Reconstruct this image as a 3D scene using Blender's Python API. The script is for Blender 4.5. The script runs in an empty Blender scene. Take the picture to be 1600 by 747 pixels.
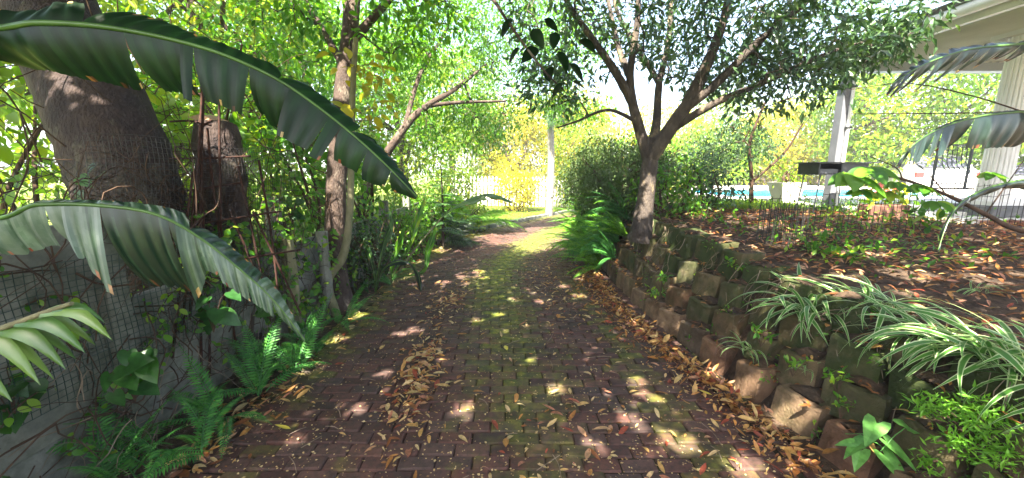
import bpy, math, random
import numpy as np
from mathutils import Vector, Matrix, Euler

# ------------------------------------------------------------------ camera, sky, sun, exposure
SC = bpy.context.scene
COL = SC.collection
R = math.radians
CAM_H, PITCH, FPX = 1.60, R(10.0), 600.0          # eye height, downward pitch, focal length in photo pixels
cd = bpy.data.cameras.new('camera'); cam = bpy.data.objects.new('camera', cd); COL.objects.link(cam)
cd.sensor_width = 36.0; cd.lens = 36.0 * FPX / 1600.0; cd.clip_start = 0.05; cd.clip_end = 2000
cam.location = (0, 0, CAM_H); cam.rotation_euler = (R(90) - PITCH, 0, 0)
SC.camera = cam

SUN_EL, SUN_AZ = R(56), R(198)                     # azimuth clockwise from +Y: the sun stands behind the viewer
wd = bpy.data.worlds.new('World'); SC.world = wd; wd.use_nodes = True
wn = wd.node_tree
sky = wn.nodes.new('ShaderNodeTexSky'); sky.sky_type = 'NISHITA'; sky.sun_disc = False
sky.sun_elevation = SUN_EL; sky.sun_rotation = SUN_AZ; sky.dust_density = 4.0; sky.air_density = 1.0; sky.ozone_density = 1.0
wn.links.new(sky.outputs[0], wn.nodes['Background'].inputs[0])
wn.nodes['Background'].inputs[1].default_value = 0.085
sl = bpy.data.lights.new('sun', 'SUN'); sl.energy = 5.0; sl.angle = R(0.53); sl.color = (1.0, 0.93, 0.80)
sun = bpy.data.objects.new('sun', sl); COL.objects.link(sun)
sdir = Vector((math.cos(SUN_EL) * math.sin(SUN_AZ), math.cos(SUN_EL) * math.cos(SUN_AZ), math.sin(SUN_EL)))
sun.rotation_euler = sdir.to_track_quat('Z', 'Y').to_euler(); sun.location = sdir * 60
vs = SC.view_settings; vs.view_transform = 'Standard'; vs.look = 'None'; vs.gamma = 1.0; vs.exposure = 3.25
vs.use_curve_mapping = False
SC.cycles.max_bounces = 8; SC.cycles.transparent_max_bounces = 8; SC.cycles.transmission_bounces = 6

rng = np.random.default_rng(11)
random.seed(5)

# ------------------------------------------------------------------ geometry helpers
_cp, _sp = math.cos(PITCH), math.sin(PITCH)
def P(px, py, d):
    """world point seen at photo pixel (px,py), d metres in front of the viewer"""
    x = (px - 800) / FPX * d; u = (373.5 - py) / FPX * d
    return np.array((x, d * _cp + u * _sp, CAM_H - d * _sp + u * _cp))
def A(*a): return np.array(a, float)
def nrm(v):
    v = np.asarray(v, float); l = np.linalg.norm(v, axis=-1, keepdims=True); return v / np.maximum(l, 1e-9)

class MB:
    """collects vertices and faces, links them as one mesh object"""
    def __init__(s): s.v = []; s.n = 0; s.f = {3: [], 4: []}; s.r = {3: [], 4: []}; s.m = {3: [], 4: []}; s.g = {3: [], 4: []}
    def add(s, v, f, rnd=0.5, mat=0, g=0.0):
        v = np.asarray(v, float).reshape(-1, 3); f = np.asarray(f, int); k = f.shape[1]; M = len(f)
        s.v.append(v); s.f[k].append(f + s.n); s.n += len(v)
        s.r[k].append(np.broadcast_to(np.asarray(rnd, float), (M,))); s.m[k].append(np.broadcast_to(np.asarray(mat, int), (M,)))
        s.g[k].append(np.broadcast_to(np.asarray(g, float), (M,)))
        return s
    def mesh(s, name, mats, smooth=False):
        me = bpy.data.meshes.new(name)
        V = np.concatenate(s.v) if s.v else np.zeros((0, 3))
        L = []; T = []; RR = []; MM = []; GG = []
        for k in (3, 4):
            if s.f[k]:
                F = np.concatenate(s.f[k]); L.append(F.ravel()); T.append(np.full(len(F), k))
                RR.append(np.concatenate(s.r[k])); MM.append(np.concatenate(s.m[k])); GG.append(np.concatenate(s.g[k]))
        L = np.concatenate(L); T = np.concatenate(T)
        me.vertices.add(len(V)); me.vertices.foreach_set('co', V.astype(np.float32).ravel())
        me.loops.add(len(L)); me.loops.foreach_set('vertex_index', L.astype(np.int32))
        me.polygons.add(len(T)); st = np.concatenate(([0], np.cumsum(T)[:-1]))
        me.polygons.foreach_set('loop_start', st.astype(np.int32))
        me.polygons.foreach_set('material_index', np.concatenate(MM).astype(np.int32))
        me.polygons.foreach_set('use_smooth', np.full(len(T), bool(smooth)))
        at = me.attributes.new('rnd', 'FLOAT', 'FACE'); at.data.foreach_set('value', np.concatenate(RR).astype(np.float32))
        at = me.attributes.new('grow', 'FLOAT', 'FACE'); at.data.foreach_set('value', np.concatenate(GG).astype(np.float32))
        for m in (mats if isinstance(mats, (list, tuple)) else [mats]): me.materials.append(m)
        me.update(calc_edges=True); me.validate()
        return me
    def build(s, name, mats, parent=None, smooth=False):
        return link(name, s.mesh(name, mats, smooth), parent)
def link(name, me, parent=None):
    o = bpy.data.objects.new(name, me); COL.objects.link(o)
    if parent is not None: o.parent = parent
    return o
def tag(o, label=None, cat=None, group=None, kind=None):
    if label: o['label'] = label
    if cat: o['category'] = cat
    if group: o['group'] = group
    if kind: o['kind'] = kind
    return o
def thing(name, label, cat, loc=(0, 0, 0), group=None):
    o = bpy.data.objects.new(name, None); COL.objects.link(o); o.location = loc; o.empty_display_size = 0.1
    return tag(o, label, cat, group)
def place(o, loc, rot=(0, 0, 0), sc=1.0):
    o.location = loc; o.rotation_euler = rot; o.scale = (sc, sc, sc) if np.isscalar(sc) else sc
    return o

BOXF = np.array([[0, 3, 2, 1], [4, 5, 6, 7], [0, 1, 5, 4], [1, 2, 6, 5], [2, 3, 7, 6], [3, 0, 4, 7]])
def box(mb, lo, hi, rnd=.5, mat=0, rot=0, g=0., org=None):
    x0, y0, z0 = lo; x1, y1, z1 = hi
    v = np.array([[x0, y0, z0], [x1, y0, z0], [x1, y1, z0], [x0, y1, z0], [x0, y0, z1], [x1, y0, z1], [x1, y1, z1], [x0, y1, z1]], float)
    if rot:
        c = v.mean(0) if org is None else np.array(org, float)
        q = v - c; cs, sn = math.cos(rot), math.sin(rot)
        v = np.stack([q[:, 0] * cs - q[:, 1] * sn, q[:, 0] * sn + q[:, 1] * cs, q[:, 2]], 1) + c
    mb.add(v, BOXF, rnd, mat, g); return mb
def bbox_bev(mb, lo, hi, b, rnd=.5, mat=0, g=0.):
    """box with a chamfered top edge and chamfered uprights"""
    x0, y0, z0 = lo; x1, y1, z1 = hi
    def ring(i, z, c):
        a0, a1, b0, b1 = x0 + i, x1 - i, y0 + i, y1 - i
        return [(a0 + c, b0, z), (a1 - c, b0, z), (a1, b0 + c, z), (a1, b1 - c, z), (a1 - c, b1, z), (a0 + c, b1, z), (a0, b1 - c, z), (a0, b0 + c, z)]
    v = ring(0, z0, b) + ring(0, z1 - b, b) + ring(b, z1, b * .7)
    f = []
    for r in (0, 8):
        for k in range(8): f.append([r + k, r + (k + 1) % 8, r + 8 + (k + 1) % 8, r + 8 + k])
    f += [[16, 17, 18, 19], [16, 19, 20, 23], [20, 21, 22, 23]]
    mb.add(v, f, rnd, mat, g); return mb
def spline(pts, n):
    p = np.asarray(pts, float); m = len(p)
    if m == 2: t = np.linspace(0, 1, n)[:, None]; return p[0] * (1 - t) + p[1] * t
    q = np.vstack([2 * p[0] - p[1], p, 2 * p[-1] - p[-2]])
    u = np.linspace(0, m - 1, n); i = np.minimum(u.astype(int), m - 2); t = (u - i)[:, None]
    a, b, c, d = q[i], q[i + 1], q[i + 2], q[i + 3]
    return .5 * ((2 * b) + (-a + c) * t + (2 * a - 5 * b + 4 * c - d) * t ** 2 + (-a + 3 * b - 3 * c + d) * t ** 3)
def tube(mb, pts, rad, sides=6, rnd=.5, mat=0, cap=True, lump=0.0, g=0.):
    p = np.asarray(pts, float); n = len(p); rad = np.broadcast_to(np.asarray(rad, float), (n,))
    t = nrm(np.gradient(p, axis=0)); ref = A(0, 0, 1) if abs(t[0][2]) < .9 else A(1, 0, 0)
    x = nrm(np.cross(t[0], ref)); X = [x]
    for i in range(1, n):
        x = X[-1] - t[i] * np.dot(X[-1], t[i]); X.append(nrm(x))
    X = np.array(X); Y = np.cross(t, X)
    a = np.arange(sides) * 2 * math.pi / sides
    rr = rad[:, None] * (1 + (rng.normal(0, lump, (n, sides)) if lump else 0))
    v = p[:, None, :] + (np.cos(a)[None, :, None] * X[:, None, :] + np.sin(a)[None, :, None] * Y[:, None, :]) * np.broadcast_to(rr, (n, sides))[:, :, None]
    i = np.arange(n - 1)[:, None] * sides; k = np.arange(sides)[None, :]; k2 = (k + 1) % sides
    f = np.stack([i + k, i + k2, i + sides + k2, i + sides + k], -1).reshape(-1, 4)
    mb.add(v.reshape(-1, 3), f, rnd, mat, g)
    if cap:
        for ring, c, flip in ((v[0], p[0], 1), (v[-1], p[-1], 0)):
            vv = np.vstack([ring, c[None]]); ff = [[j, (j + 1) % sides, sides] if not flip else [(j + 1) % sides, j, sides] for j in range(sides)]
            mb.add(vv, ff, rnd, mat, g)
    return mb

# leaf templates: length 1 along +Y, width across X, Z = face normal
T2 = (A([0, 0, 0], [-.22, .42, .05], [.22, .42, .05], [0, 1, -.06]), np.array([[0, 2, 3], [0, 3, 1]]))
T4 = (A([0, 0, 0], [-.21, .4, .06], [.21, .4, .06], [0, .5, 0], [0, 1, -.12]), np.array([[0, 2, 3], [3, 2, 4], [0, 3, 1], [3, 4, 1]]))
def leaf_tmpl(w, curl=.2, fold=.06, n=6, pw=.8, base=.35, twist=0.0):
    """smoother leaf: n segments, two halves folded on the midrib"""
    u = np.linspace(0, 1, n + 1); prof = np.sin(np.pi * u ** base_pow(base)) ** pw * w; prof[0] = w * .04; prof[-1] = 0.004
    v = []; f = []
    for i, t in enumerate(u):
        z = -curl * t * t; tw = twist * (t - .3)
        c, s = math.cos(tw), math.sin(tw)
        for sx, zz in ((-1, fold), (0, 0), (1, fold)):
            xx = sx * prof[i]; zr = zz * (prof[i] / w)
            v.append((xx * c - zr * s, t, z + xx * s + zr * c))
    for i in range(n):
        for k in (0, 1):
            a = i * 3 + k; f.append([a, a + 1, a + 4, a + 3])
    return (np.array(v), np.array(f))
def base_pow(b): return math.log(.5) / math.log(b)
TBROAD = leaf_tmpl(.30, .22, .07, 6, .75, .38)
TOVAL = leaf_tmpl(.21, .18, .05, 5, .8, .45)
TLONG = leaf_tmpl(.13, .25, .04, 5, .85, .42)

_hp = [(0, 0), (.16, -.12), (.32, -.08), (.42, .10), (.40, .32), (.28, .58), (.13, .82), (0, 1.0)]
THEART = (np.array([(0, y, -.22 * max(y, 0) ** 2) for _, y in [(0, .02), (0, .12), (0, .2), (0, .3), (0, .45), (0, .65), (0, .85), (0, 1)]] + [(sx * x, y, .09 * x - .22 * max(y, 0) ** 2) for sx in (-1, 1) for x, y in _hp]),
          np.array([[k, 8 + k, 9 + k, k + 1] for k in range(7)] + [[k + 1, 17 + k, 16 + k, k] for k in range(7)]))
def leaves(mb, pos, ydir, nor, size, tm, rnd, mat=0, wid=1.0):
    """scatter copies of a leaf template"""
    tv, tf = tm; N = len(pos)
    if N == 0: return
    y = nrm(ydir); x = nrm(np.cross(y, nor)); z = np.cross(x, y); s = np.broadcast_to(np.asarray(size, float), (N,))[:, None, None]
    wd_ = np.broadcast_to(np.asarray(wid, float), (N,))[:, None, None]
    v = pos[:, None, :] + s * (tv[None, :, 0, None] * x[:, None, :] * wd_ + tv[None, :, 1, None] * y[:, None, :] + tv[None, :, 2, None] * z[:, None, :])
    f = tf[None] + (np.arange(N) * len(tv))[:, None, None]
    r = np.repeat(np.broadcast_to(np.asarray(rnd, float), (N,)), len(tf))
    mb.add(v.reshape(-1, 3), f.reshape(-1, tf.shape[1]), r, mat)
def rvec(n): return nrm(rng.normal(0, 1, (n, 3)))

# ------------------------------------------------------------------ materials
def mat_new(name):
    m = bpy.data.materials.new(name); m.use_nodes = True; nt = m.node_tree
    return m, nt, nt.nodes['Principled BSDF'], nt.nodes['Material Output']
def nd(nt, typ, **kw):
    n = nt.nodes.new(typ)
    for k, v in kw.items():
        if k.startswith('i_'): n.inputs[int(k[2:])].default_value = v
        else: setattr(n, k, v)
    return n
def ramp(nt, cols, fac):
    r = nt.nodes.new('ShaderNodeValToRGB'); e = r.color_ramp.elements
    while len(e) < len(cols): e.new(.5)
    for i, c in enumerate(cols):
        p, q = (i / (len(cols) - 1), c) if len(c) == 3 else (c[0], c[1:])
        e[i].position = p; e[i].color = (*q, 1)
    nt.links.new(fac, r.inputs[0]); return r.outputs[0]
def attr(nt, name):
    a = nt.nodes.new('ShaderNodeAttribute'); a.attribute_name = name; return a.outputs['Fac']
def noise(nt, scale, detail=4, rough=.55, coord='pos'):
    t = nt.nodes.new('ShaderNodeTexNoise'); t.inputs['Scale'].default_value = scale; t.inputs['Detail'].default_value = detail; t.inputs['Roughness'].default_value = rough
    if coord == 'pos': g = nt.nodes.new('ShaderNodeNewGeometry'); nt.links.new(g.outputs['Position'], t.inputs['Vector'])
    else: g = nt.nodes.new('ShaderNodeTexCoord'); nt.links.new(g.outputs['Object'], t.inputs['Vector'])
    return t.outputs['Fac']
def mth(nt, op, a, b=None, c=None, clamp=False):
    n = nt.nodes.new('ShaderNodeMath'); n.operation = op; n.use_clamp = clamp
    for i, v in enumerate((a, b, c)):
        if v is None: continue
        if isinstance(v, (int, float)): n.inputs[i].default_value = v
        else: nt.links.new(v, n.inputs[i])
    return n.outputs[0]
def mapr(nt, v, a, b, c=0., d=1.):
    n = nt.nodes.new('ShaderNodeMapRange'); nt.links.new(v, n.inputs[0])
    for i, q in enumerate((a, b, c, d)): n.inputs[i + 1].default_value = q
    return n.outputs[0]
def mix(nt, fac, a, b, typ='MIX'):
    n = nt.nodes.new('ShaderNodeMix'); n.data_type = 'RGBA'; n.blend_type = typ
    for s, v in ((n.inputs[0], fac), (n.inputs[6], a), (n.inputs[7], b)):
        if isinstance(v, (int, float)): s.default_value = v
        elif isinstance(v, tuple): s.default_value = (*v, 1)
        else: nt.links.new(v, s)
    return n.outputs[2]
def bump(nt, bs, h, strength=.4, dist=.02):
    b = nt.nodes.new('ShaderNodeBump'); b.inputs['Strength'].default_value = strength; b.inputs['Distance'].default_value = dist
    nt.links.new(h, b.inputs['Height']); nt.links.new(b.outputs[0], bs.inputs['Normal'])

def leaf_mat(name, cols, trans=.4, rough=.42, spec=.4, tint=(1.15, 1.1, .55), nscale=0, coat=0):
    m, nt, bs, out = mat_new(name)
    c = ramp(nt, cols, attr(nt, 'rnd'))
    if nscale:
        c = mix(nt, mapr(nt, noise(nt, nscale, 3), .35, .65), c, mix(nt, 1.0, c, (.55, .6, .5), 'MULTIPLY'))
    nt.links.new(c, bs.inputs['Base Color']); bs.inputs['Roughness'].default_value = rough; bs.inputs['Specular IOR Level'].default_value = spec
    tr = nt.nodes.new('ShaderNodeBsdfTranslucent'); nt.links.new(mix(nt, 1.0, c, tuple(min(1.6, t * 1.35) for t in tint), 'MULTIPLY'), tr.inputs['Color'])
    mx = nt.nodes.new('ShaderNodeMixShader'); mx.inputs[0].default_value = trans
    nt.links.new(bs.outputs[0], mx.inputs[1]); nt.links.new(tr.outputs[0], mx.inputs[2]); nt.links.new(mx.outputs[0], out.inputs['Surface'])
    return m
def solid(name, cols, scale=6, rough=.8, spec=.3, bumps=.3, bdist=.01, coord='pos', metal=0):
    m, nt, bs, out = mat_new(name)
    n = noise(nt, scale, 6, .6, coord)
    nt.links.new(ramp(nt, cols, mapr(nt, n, .3, .7)), bs.inputs['Base Color'])
    bs.inputs['Roughness'].default_value = rough; bs.inputs['Specular IOR Level'].default_value = spec; bs.inputs['Metallic'].default_value = metal
    if bumps: bump(nt, bs, noise(nt, scale * 6, 4, .6, coord), bumps, bdist)
    return m
def bark_mat(name, cols, scale=5, lich=None, strength=.7):
    m, nt, bs, out = mat_new(name)
    g = nt.nodes.new('ShaderNodeNewGeometry'); mp = nt.nodes.new('ShaderNodeMapping'); mp.inputs['Scale'].default_value = (1, 1, .45)
    nt.links.new(g.outputs['Position'], mp.inputs['Vector'])
    def nz(s, d=5):
        t = nt.nodes.new('ShaderNodeTexNoise'); t.inputs['Scale'].default_value = s; t.inputs['Detail'].default_value = d; t.inputs['Roughness'].default_value = .65
        nt.links.new(mp.outputs[0], t.inputs['Vector']); return t.outputs['Fac']
    c = ramp(nt, cols, mapr(nt, nz(scale), .3, .7))
    if lich: c = mix(nt, mapr(nt, nz(scale * .8 + 1.3, 6), .56, .66), c, lich)
    nt.links.new(c, bs.inputs['Base Color']); bs.inputs['Roughness'].default_value = .85; bs.inputs['Specular IOR Level'].default_value = .25
    v = nt.nodes.new('ShaderNodeTexVoronoi'); v.inputs['Scale'].default_value = scale * 9; nt.links.new(mp.outputs[0], v.inputs['Vector'])
    bump(nt, bs, mth(nt, 'ADD', mth(nt, 'MULTIPLY', v.outputs['Distance'], .5), nz(scale * 7)), strength, .02)
    return m
M = {}
M['leaf_lush'] = leaf_mat('leaf_lush', [(.026, .095, .008), (.048, .165, .010), (.08, .22, .012), (.13, .28, .016), (.22, .32, .02)], .45)
M['leaf_lime'] = leaf_mat('leaf_lime', [(.05, .135, .009), (.09, .20, .011), (.14, .25, .012), (.24, .31, .014), (.33, .33, .016)], .45)
M['leaf_gold'] = leaf_mat('leaf_gold', [(.15, .20, .012), (.26, .28, .014), (.38, .34, .016), (.40, .31, .016)], .45)
M['leaf_deep'] = leaf_mat('leaf_deep', [(.012, .034, .012), (.020, .055, .016), (.032, .075, .022), (.05, .10, .03)], .22, .35, .5)
M['leaf_tree'] = leaf_mat('leaf_tree', [(.018, .050, .022), (.032, .078, .030), (.05, .105, .034), (.085, .15, .036)], .36, .35, .5)
M['leaf_twiggy'] = leaf_mat('leaf_twiggy', [(.03, .055, .018), (.05, .09, .025), (.075, .13, .03), (.09, .10, .05)], .25, .6, .3)
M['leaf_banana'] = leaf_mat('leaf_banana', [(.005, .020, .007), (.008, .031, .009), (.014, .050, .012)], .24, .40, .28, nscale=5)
M['leaf_banana_blue'] = leaf_mat('leaf_banana_blue', [(.009, .022, .018), (.015, .033, .026), (.026, .046, .034)], .12, .3, .6, nscale=6)
M['leaf_banana_pale'] = leaf_mat('leaf_banana_pale', [(.06, .15, .04), (.10, .21, .05), (.17, .28, .06)], .3, .28, .6, nscale=5)
M['creeper'] = leaf_mat('creeper', [(.015, .065, .014), (.025, .095, .018), (.05, .15, .025)], .3, .35, .4, nscale=28)
M['silver'] = leaf_mat('silver', [(.005, .020, .009), (.010, .032, .014), (.05, .10, .05), (.12, .17, .12), (.19, .23, .19)], .12, .33, .55, nscale=7)  # silvery sky sheen and the dark turned-away strip painted into the leaf colour
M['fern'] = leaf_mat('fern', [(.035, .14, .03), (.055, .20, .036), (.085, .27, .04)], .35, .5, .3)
M['fern_lit'] = leaf_mat('fern_lit', [(.08, .21, .018), (.12, .30, .024), (.18, .38, .03)], .4, .5, .3)  # lighter fern copy with sunlight put into the green; also colours pale fronds
M['spider_green'] = leaf_mat('spider_green', [(.045, .15, .02), (.07, .20, .03), (.10, .25, .038)], .35, .4, .4)
M['spider_white'] = leaf_mat('spider_white', [(.42, .52, .26), (.55, .62, .36)], .35, .4, .4, (1, 1, .8))
M['arrow'] = leaf_mat('arrow', [(.08, .26, .05), (.13, .34, .07), (.2, .42, .12)], .35, .35, .5, nscale=30)
M['fallen'] = leaf_mat('fallen', [(.07, .028, .013), (.24, .085, .024), (.42, .19, .045), (.52, .31, .10), (.58, .43, .21), (.44, .20, .12), (.27, .05, .022), (.15, .062, .024)], .18, .55, .35, (1.1, .9, .6), nscale=45)
M['fallen_yellow'] = leaf_mat('fallen_yellow', [(.50, .42, .04), (.55, .46, .08)], .2, .5, .3)
M['crumbs'] = leaf_mat('crumbs', [(.20, .12, .05), (.42, .30, .13), (.55, .44, .22)], .1, .7, .2)
M['petal'] = leaf_mat('petal', [(.55, .10, .12), (.62, .18, .14), (.65, .3, .25)], .3, .6, .2, (1, .8, .8))
M['bark_big'] = bark_mat('bark_big', [(.016, .011, .011), (.040, .027, .023), (.075, .052, .038)], 7, (.10, .09, .065), 1.0)
M['bark_tree'] = bark_mat('bark_tree', [(.026, .021, .019), (.055, .043, .035), (.095, .075, .055)], 7, (.17, .13, .075), .7)
M['bark_brown'] = bark_mat('bark_brown', [(.028, .019, .015), (.056, .038, .029), (.095, .068, .050)], 7, (.15, .125, .095), .7)
M['bark_pale'] = bark_mat('bark_pale', [(.10, .10, .05), (.17, .16, .085), (.24, .21, .12)], 9, (.12, .14, .06), .3)
M['bark_palm'] = bark_mat('bark_palm', [(.15, .14, .12), (.24, .22, .19)], 5, None, .3)
M['twig'] = solid('twig', [(.03, .018, .012), (.085, .05, .03)], 9, .85, .2, .2)
M['vine_pale'] = solid('vine_pale', [(.12, .09, .06), (.26, .20, .14)], 12, .85, .2, .2)
M['cut_wood'] = solid('cut_wood', [(.25, .15, .08), (.42, .29, .17)], 14, .85, .2, .5)
M['rust'] = solid('rust', [(.014, .009, .008), (.036, .017, .012), (.065, .026, .016)], 40, .9, .2, .4, .002)
M['wire_black'] = solid('wire_black', [(.012, .012, .012), (.03, .026, .022)], 20, .6, .4, 0)
M['net_green'] = solid('net_green', [(.008, .030, .022), (.014, .045, .03)], 20, .55, .4, 0)
M['iron'] = solid('iron', [(.012, .012, .014), (.028, .028, .03)], 20, .5, .5, 0)
M['post_grey'] = solid('post_grey', [(.09, .095, .105), (.14, .145, .16)], 4, .55, .4, .1)
M['white_paint'] = solid('white_paint', [(.62, .62, .60), (.76, .75, .72)], 3, .6, .4, .1)
M['white_plaster'] = solid('white_plaster', [(.52, .50, .45), (.72, .70, .66)], 5, .8, .3, .3)
M['slat'] = solid('slat', [(.58, .55, .48), (.68, .65, .58)], 3, .6, .4, 0)
M['fascia'] = solid('fascia', [(.26, .27, .29), (.34, .35, .37)], 3, .6, .4, 0)
M['terracotta'] = solid('terracotta', [(.10, .05, .038), (.16, .08, .055)], 9, .85, .2, .3)
M['stone_grey'] = solid('stone_grey', [(.10, .105, .11), (.17, .17, .17)], 9, .85, .2, .3)
M['brick_red'] = solid('brick_red', [(.15, .06, .04), (.27, .11, .075), (.33, .16, .11)], 12, .9, .2, .4)
M['deck'] = solid('deck', [(.56, .53, .48), (.66, .63, .58)], 2.5, .8, .3, .2)
M['dark_metal'] = solid('dark_metal', [(.03, .032, .034), (.06, .062, .065)], 8, .45, .5, .1)
M['car_white'] = solid('car_white', [(.70, .70, .70), (.74, .74, .74)], 2, .2, .6, 0)
M['car_silver'] = solid('car_silver', [(.40, .41, .43), (.45, .46, .48)], 2, .25, .6, 0)
M['car_glass'] = solid('car_glass', [(.05, .05, .09), (.09, .09, .14)], 2, .08, .8, 0)
M['tyre'] = solid('tyre', [(.012, .012, .012), (.025, .025, .025)], 8, .8, .3, 0)
M['lamp_red'] = solid('lamp_red', [(.45, .02, .02), (.55, .03, .03)], 8, .2, .6, 0)

def m_concrete():
    m, nt, bs, out = mat_new('wall_concrete')
    c = ramp(nt, [(.10, .105, .085), (.19, .19, .155), (.28, .275, .235)], mapr(nt, noise(nt, 3.5, 7, .65), .3, .7))
    c = mix(nt, mapr(nt, noise(nt, 1.7, 6, .7), .46, .62, 0, .85), c, (.030, .042, .018))
    c = mix(nt, mapr(nt, noise(nt, 14, 5, .7), .60, .70, 0, .7), c, (.06, .055, .04))
    nt.links.new(c, bs.inputs['Base Color']); bs.inputs['Roughness'].default_value = .9
    bump(nt, bs, noise(nt, 38, 5, .65), .5, .008); return m
M['wall_concrete'] = m_concrete()
def m_block():
    m, nt, bs, out = mat_new('block_concrete')
    base = ramp(nt, [(.075, .058, .040), (.17, .115, .070), (.23, .15, .088), (.16, .085, .050)], attr(nt, 'rnd'))
    base = mix(nt, mapr(nt, noise(nt, 9, 6, .65), .38, .66), base, mix(nt, 1.0, base, (.45, .42, .40), 'MULTIPLY'))
    mossc = ramp(nt, [(.016, .028, .009), (.034, .048, .012), (.065, .070, .022)], noise(nt, 17, 5, .6))
    mf = mth(nt, 'MULTIPLY_ADD', attr(nt, 'grow'), 1.15, mth(nt, 'MULTIPLY_ADD', noise(nt, 5, 6, .65), 2.0, -1.12), clamp=True)
    nt.links.new(mix(nt, mf, base, mossc), bs.inputs['Base Color']); bs.inputs['Roughness'].default_value = .88; bs.inputs['Specular IOR Level'].default_value = .25
    bump(nt, bs, mth(nt, 'ADD', noise(nt, 60, 5, .7), mth(nt, 'MULTIPLY', noise(nt, 12, 4), 1.5)), .8, .014); return m
M['block'] = m_block()
def m_brick():
    m, nt, bs, out = mat_new('paver')
    base = ramp(nt, [(.038, .019, .015), (.068, .028, .021), (.096, .039, .028), (.056, .034, .029), (.112, .053, .038)], attr(nt, 'rnd'))
    base = mix(nt, mapr(nt, noise(nt, 26, 6, .7), .42, .66, 0, .8), base  , (.024, .019, .014))
    mossc = ramp(nt, [(.020, .032, .006), (.050, .070, .008), (.13, .145, .012), (.20, .19, .02)], mapr(nt, noise(nt, 11, 5, .65), .32, .68))
    mf = mth(nt, 'MULTIPLY_ADD', attr(nt, 'grow'), 1.2, mth(nt, 'MULTIPLY_ADD', noise(nt, 4.5, 6, .68), 2.2, -1.38), clamp=True)
    nt.links.new(mix(nt, mf, base, mossc), bs.inputs['Base Color'])
    bs.inputs['Roughness'].default_value = .72; bs.inputs['Specular IOR Level'].default_value = .35
    bump(nt, bs, mth(nt, 'ADD', noise(nt, 130, 4, .7), mth(nt, 'MULTIPLY', noise(nt, 22, 4), 1.6)), .55, .006); return m
M['paver'] = m_brick()
def m_soil():
    m, nt, bs, out = mat_new('soil')
    c = ramp(nt, [(.018, .012, .009), (.05, .034, .023), (.095, .062, .04), (.15, .10, .066)], mapr(nt, noise(nt, 16, 8, .72), .3, .72))
    nt.links.new(c, bs.inputs['Base Color']); bs.inputs['Roughness'].default_value = .95; bs.inputs['Specular IOR Level'].default_value = .15
    bump(nt, bs, noise(nt, 45, 6, .75), .9, .03); return m
M['soil'] = m_soil()
M['joint'] = solid('joint', [(.010, .008, .006), (.03, .025, .014), (.035, .045, .012)], 9, .95, .1, .5)
M['grass_soil'] = solid('grass_soil', [(.04, .06, .015), (.10, .14, .02), (.16, .19, .03)], 5, .95, .1, .6, .03)
M['grass'] = leaf_mat('grass', [(.08, .17, .015), (.14, .25, .02), (.24, .32, .03)], .35, .6, .2)
def m_water():
    m, nt, bs, out = mat_new('pool_water')
    nt.links.new(ramp(nt, [(.002, .20, .30), (.008, .28, .38)], noise(nt, 3, 4)), bs.inputs['Base Color'])
    bs.inputs['Roughness'].default_value = .3; bs.inputs['Specular IOR Level'].default_value = .08
    bump(nt, bs, noise(nt, 6, 3), .25, .03); return m
M['water'] = m_water()

# ------------------------------------------------------------------ the lie of the land
X0, S1, RAD, TH = -.27, 5.5, 9.5, .6
CX1, CY1 = X0 + RAD * (1 - math.cos(TH)), S1 + RAD * math.sin(TH)
def path(s, lat):
    """point at distance s along the drive, lat metres right of its middle; and the heading there"""
    if s <= S1: return A(.03 - .0545 * s + lat, s), 0.03 * 0
    a = min((s - S1) / RAD, TH)
    c = A(X0 + RAD * (1 - math.cos(a)), S1 + RAD * math.sin(a))
    ex = max(0, s - S1 - RAD * TH)
    c = c + ex * A(math.sin(a), math.cos(a))
    return c + lat * A(math.cos(a), -math.sin(a)), a
def sl_of(x, y):
    x = np.asarray(x, float); y = np.asarray(y, float)
    s = y.copy(); lat = x - (.03 - .0545 * y)
    dx, dy = x - (X0 + RAD), y - S1; th = np.arctan2(dy, -dx); r = np.hypot(dx, dy)
    arc = (y > S1) & (th <= TH) & (x < X0 + RAD)
    s = np.where(arc, S1 + th * RAD, s); lat = np.where(arc, RAD - r, lat)
    px, py = x - CX1, y - CY1; al = px * math.sin(TH) + py * math.cos(TH); la = px * math.cos(TH) - py * math.sin(TH)
    st = (y > S1) & ~arc
    s = np.where(st, S1 + RAD * TH + al, s); lat = np.where(st, la, lat)
    return s, lat
def wall_lat(s): return np.interp(s, [-4, 0, 2, 3, 4.3, 5.5, 7, 30], [1.95, 1.95, 1.93, 1.80, 1.70, 1.76, 1.78, 1.8])
def top_z(s): return np.interp(s, [-4, 1.5, 3.4, 5.0, 7, 30], [.55, .60, .78, .90, .97, .97])
def terrace_z(x, y):
    s, lat = sl_of(x, y); w = wall_lat(s); t = top_z(s)
    up = np.clip((lat - w - .09) / .52, 0, 1); back = np.clip((lat - w - .60) * .045, 0, .4)
    return np.where(lat < w - .02, -.045, np.minimum(up * t + back, 1.0))

def sheet(mb, xs, ys, zf, rnd=.5):
    X, Y = np.meshgrid(xs, ys); Z = zf(X, Y); n, m = X.shape
    i = np.arange(n - 1)[:, None] * m + np.arange(m - 1)[None]
    f = np.stack([i, i + 1, i + m + 1, i + m], -1).reshape(-1, 4)
    mb.add(np.stack([X, Y, Z], -1).reshape(-1, 3), f, rnd)
    return mb
mb = MB(); sheet(mb, np.linspace(-160, 160, 60), np.linspace(-60, 300, 60), lambda x, y: -.07 + 0 * x)
tag(mb.build('ground', M['grass_soil']), kind='structure')
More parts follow.
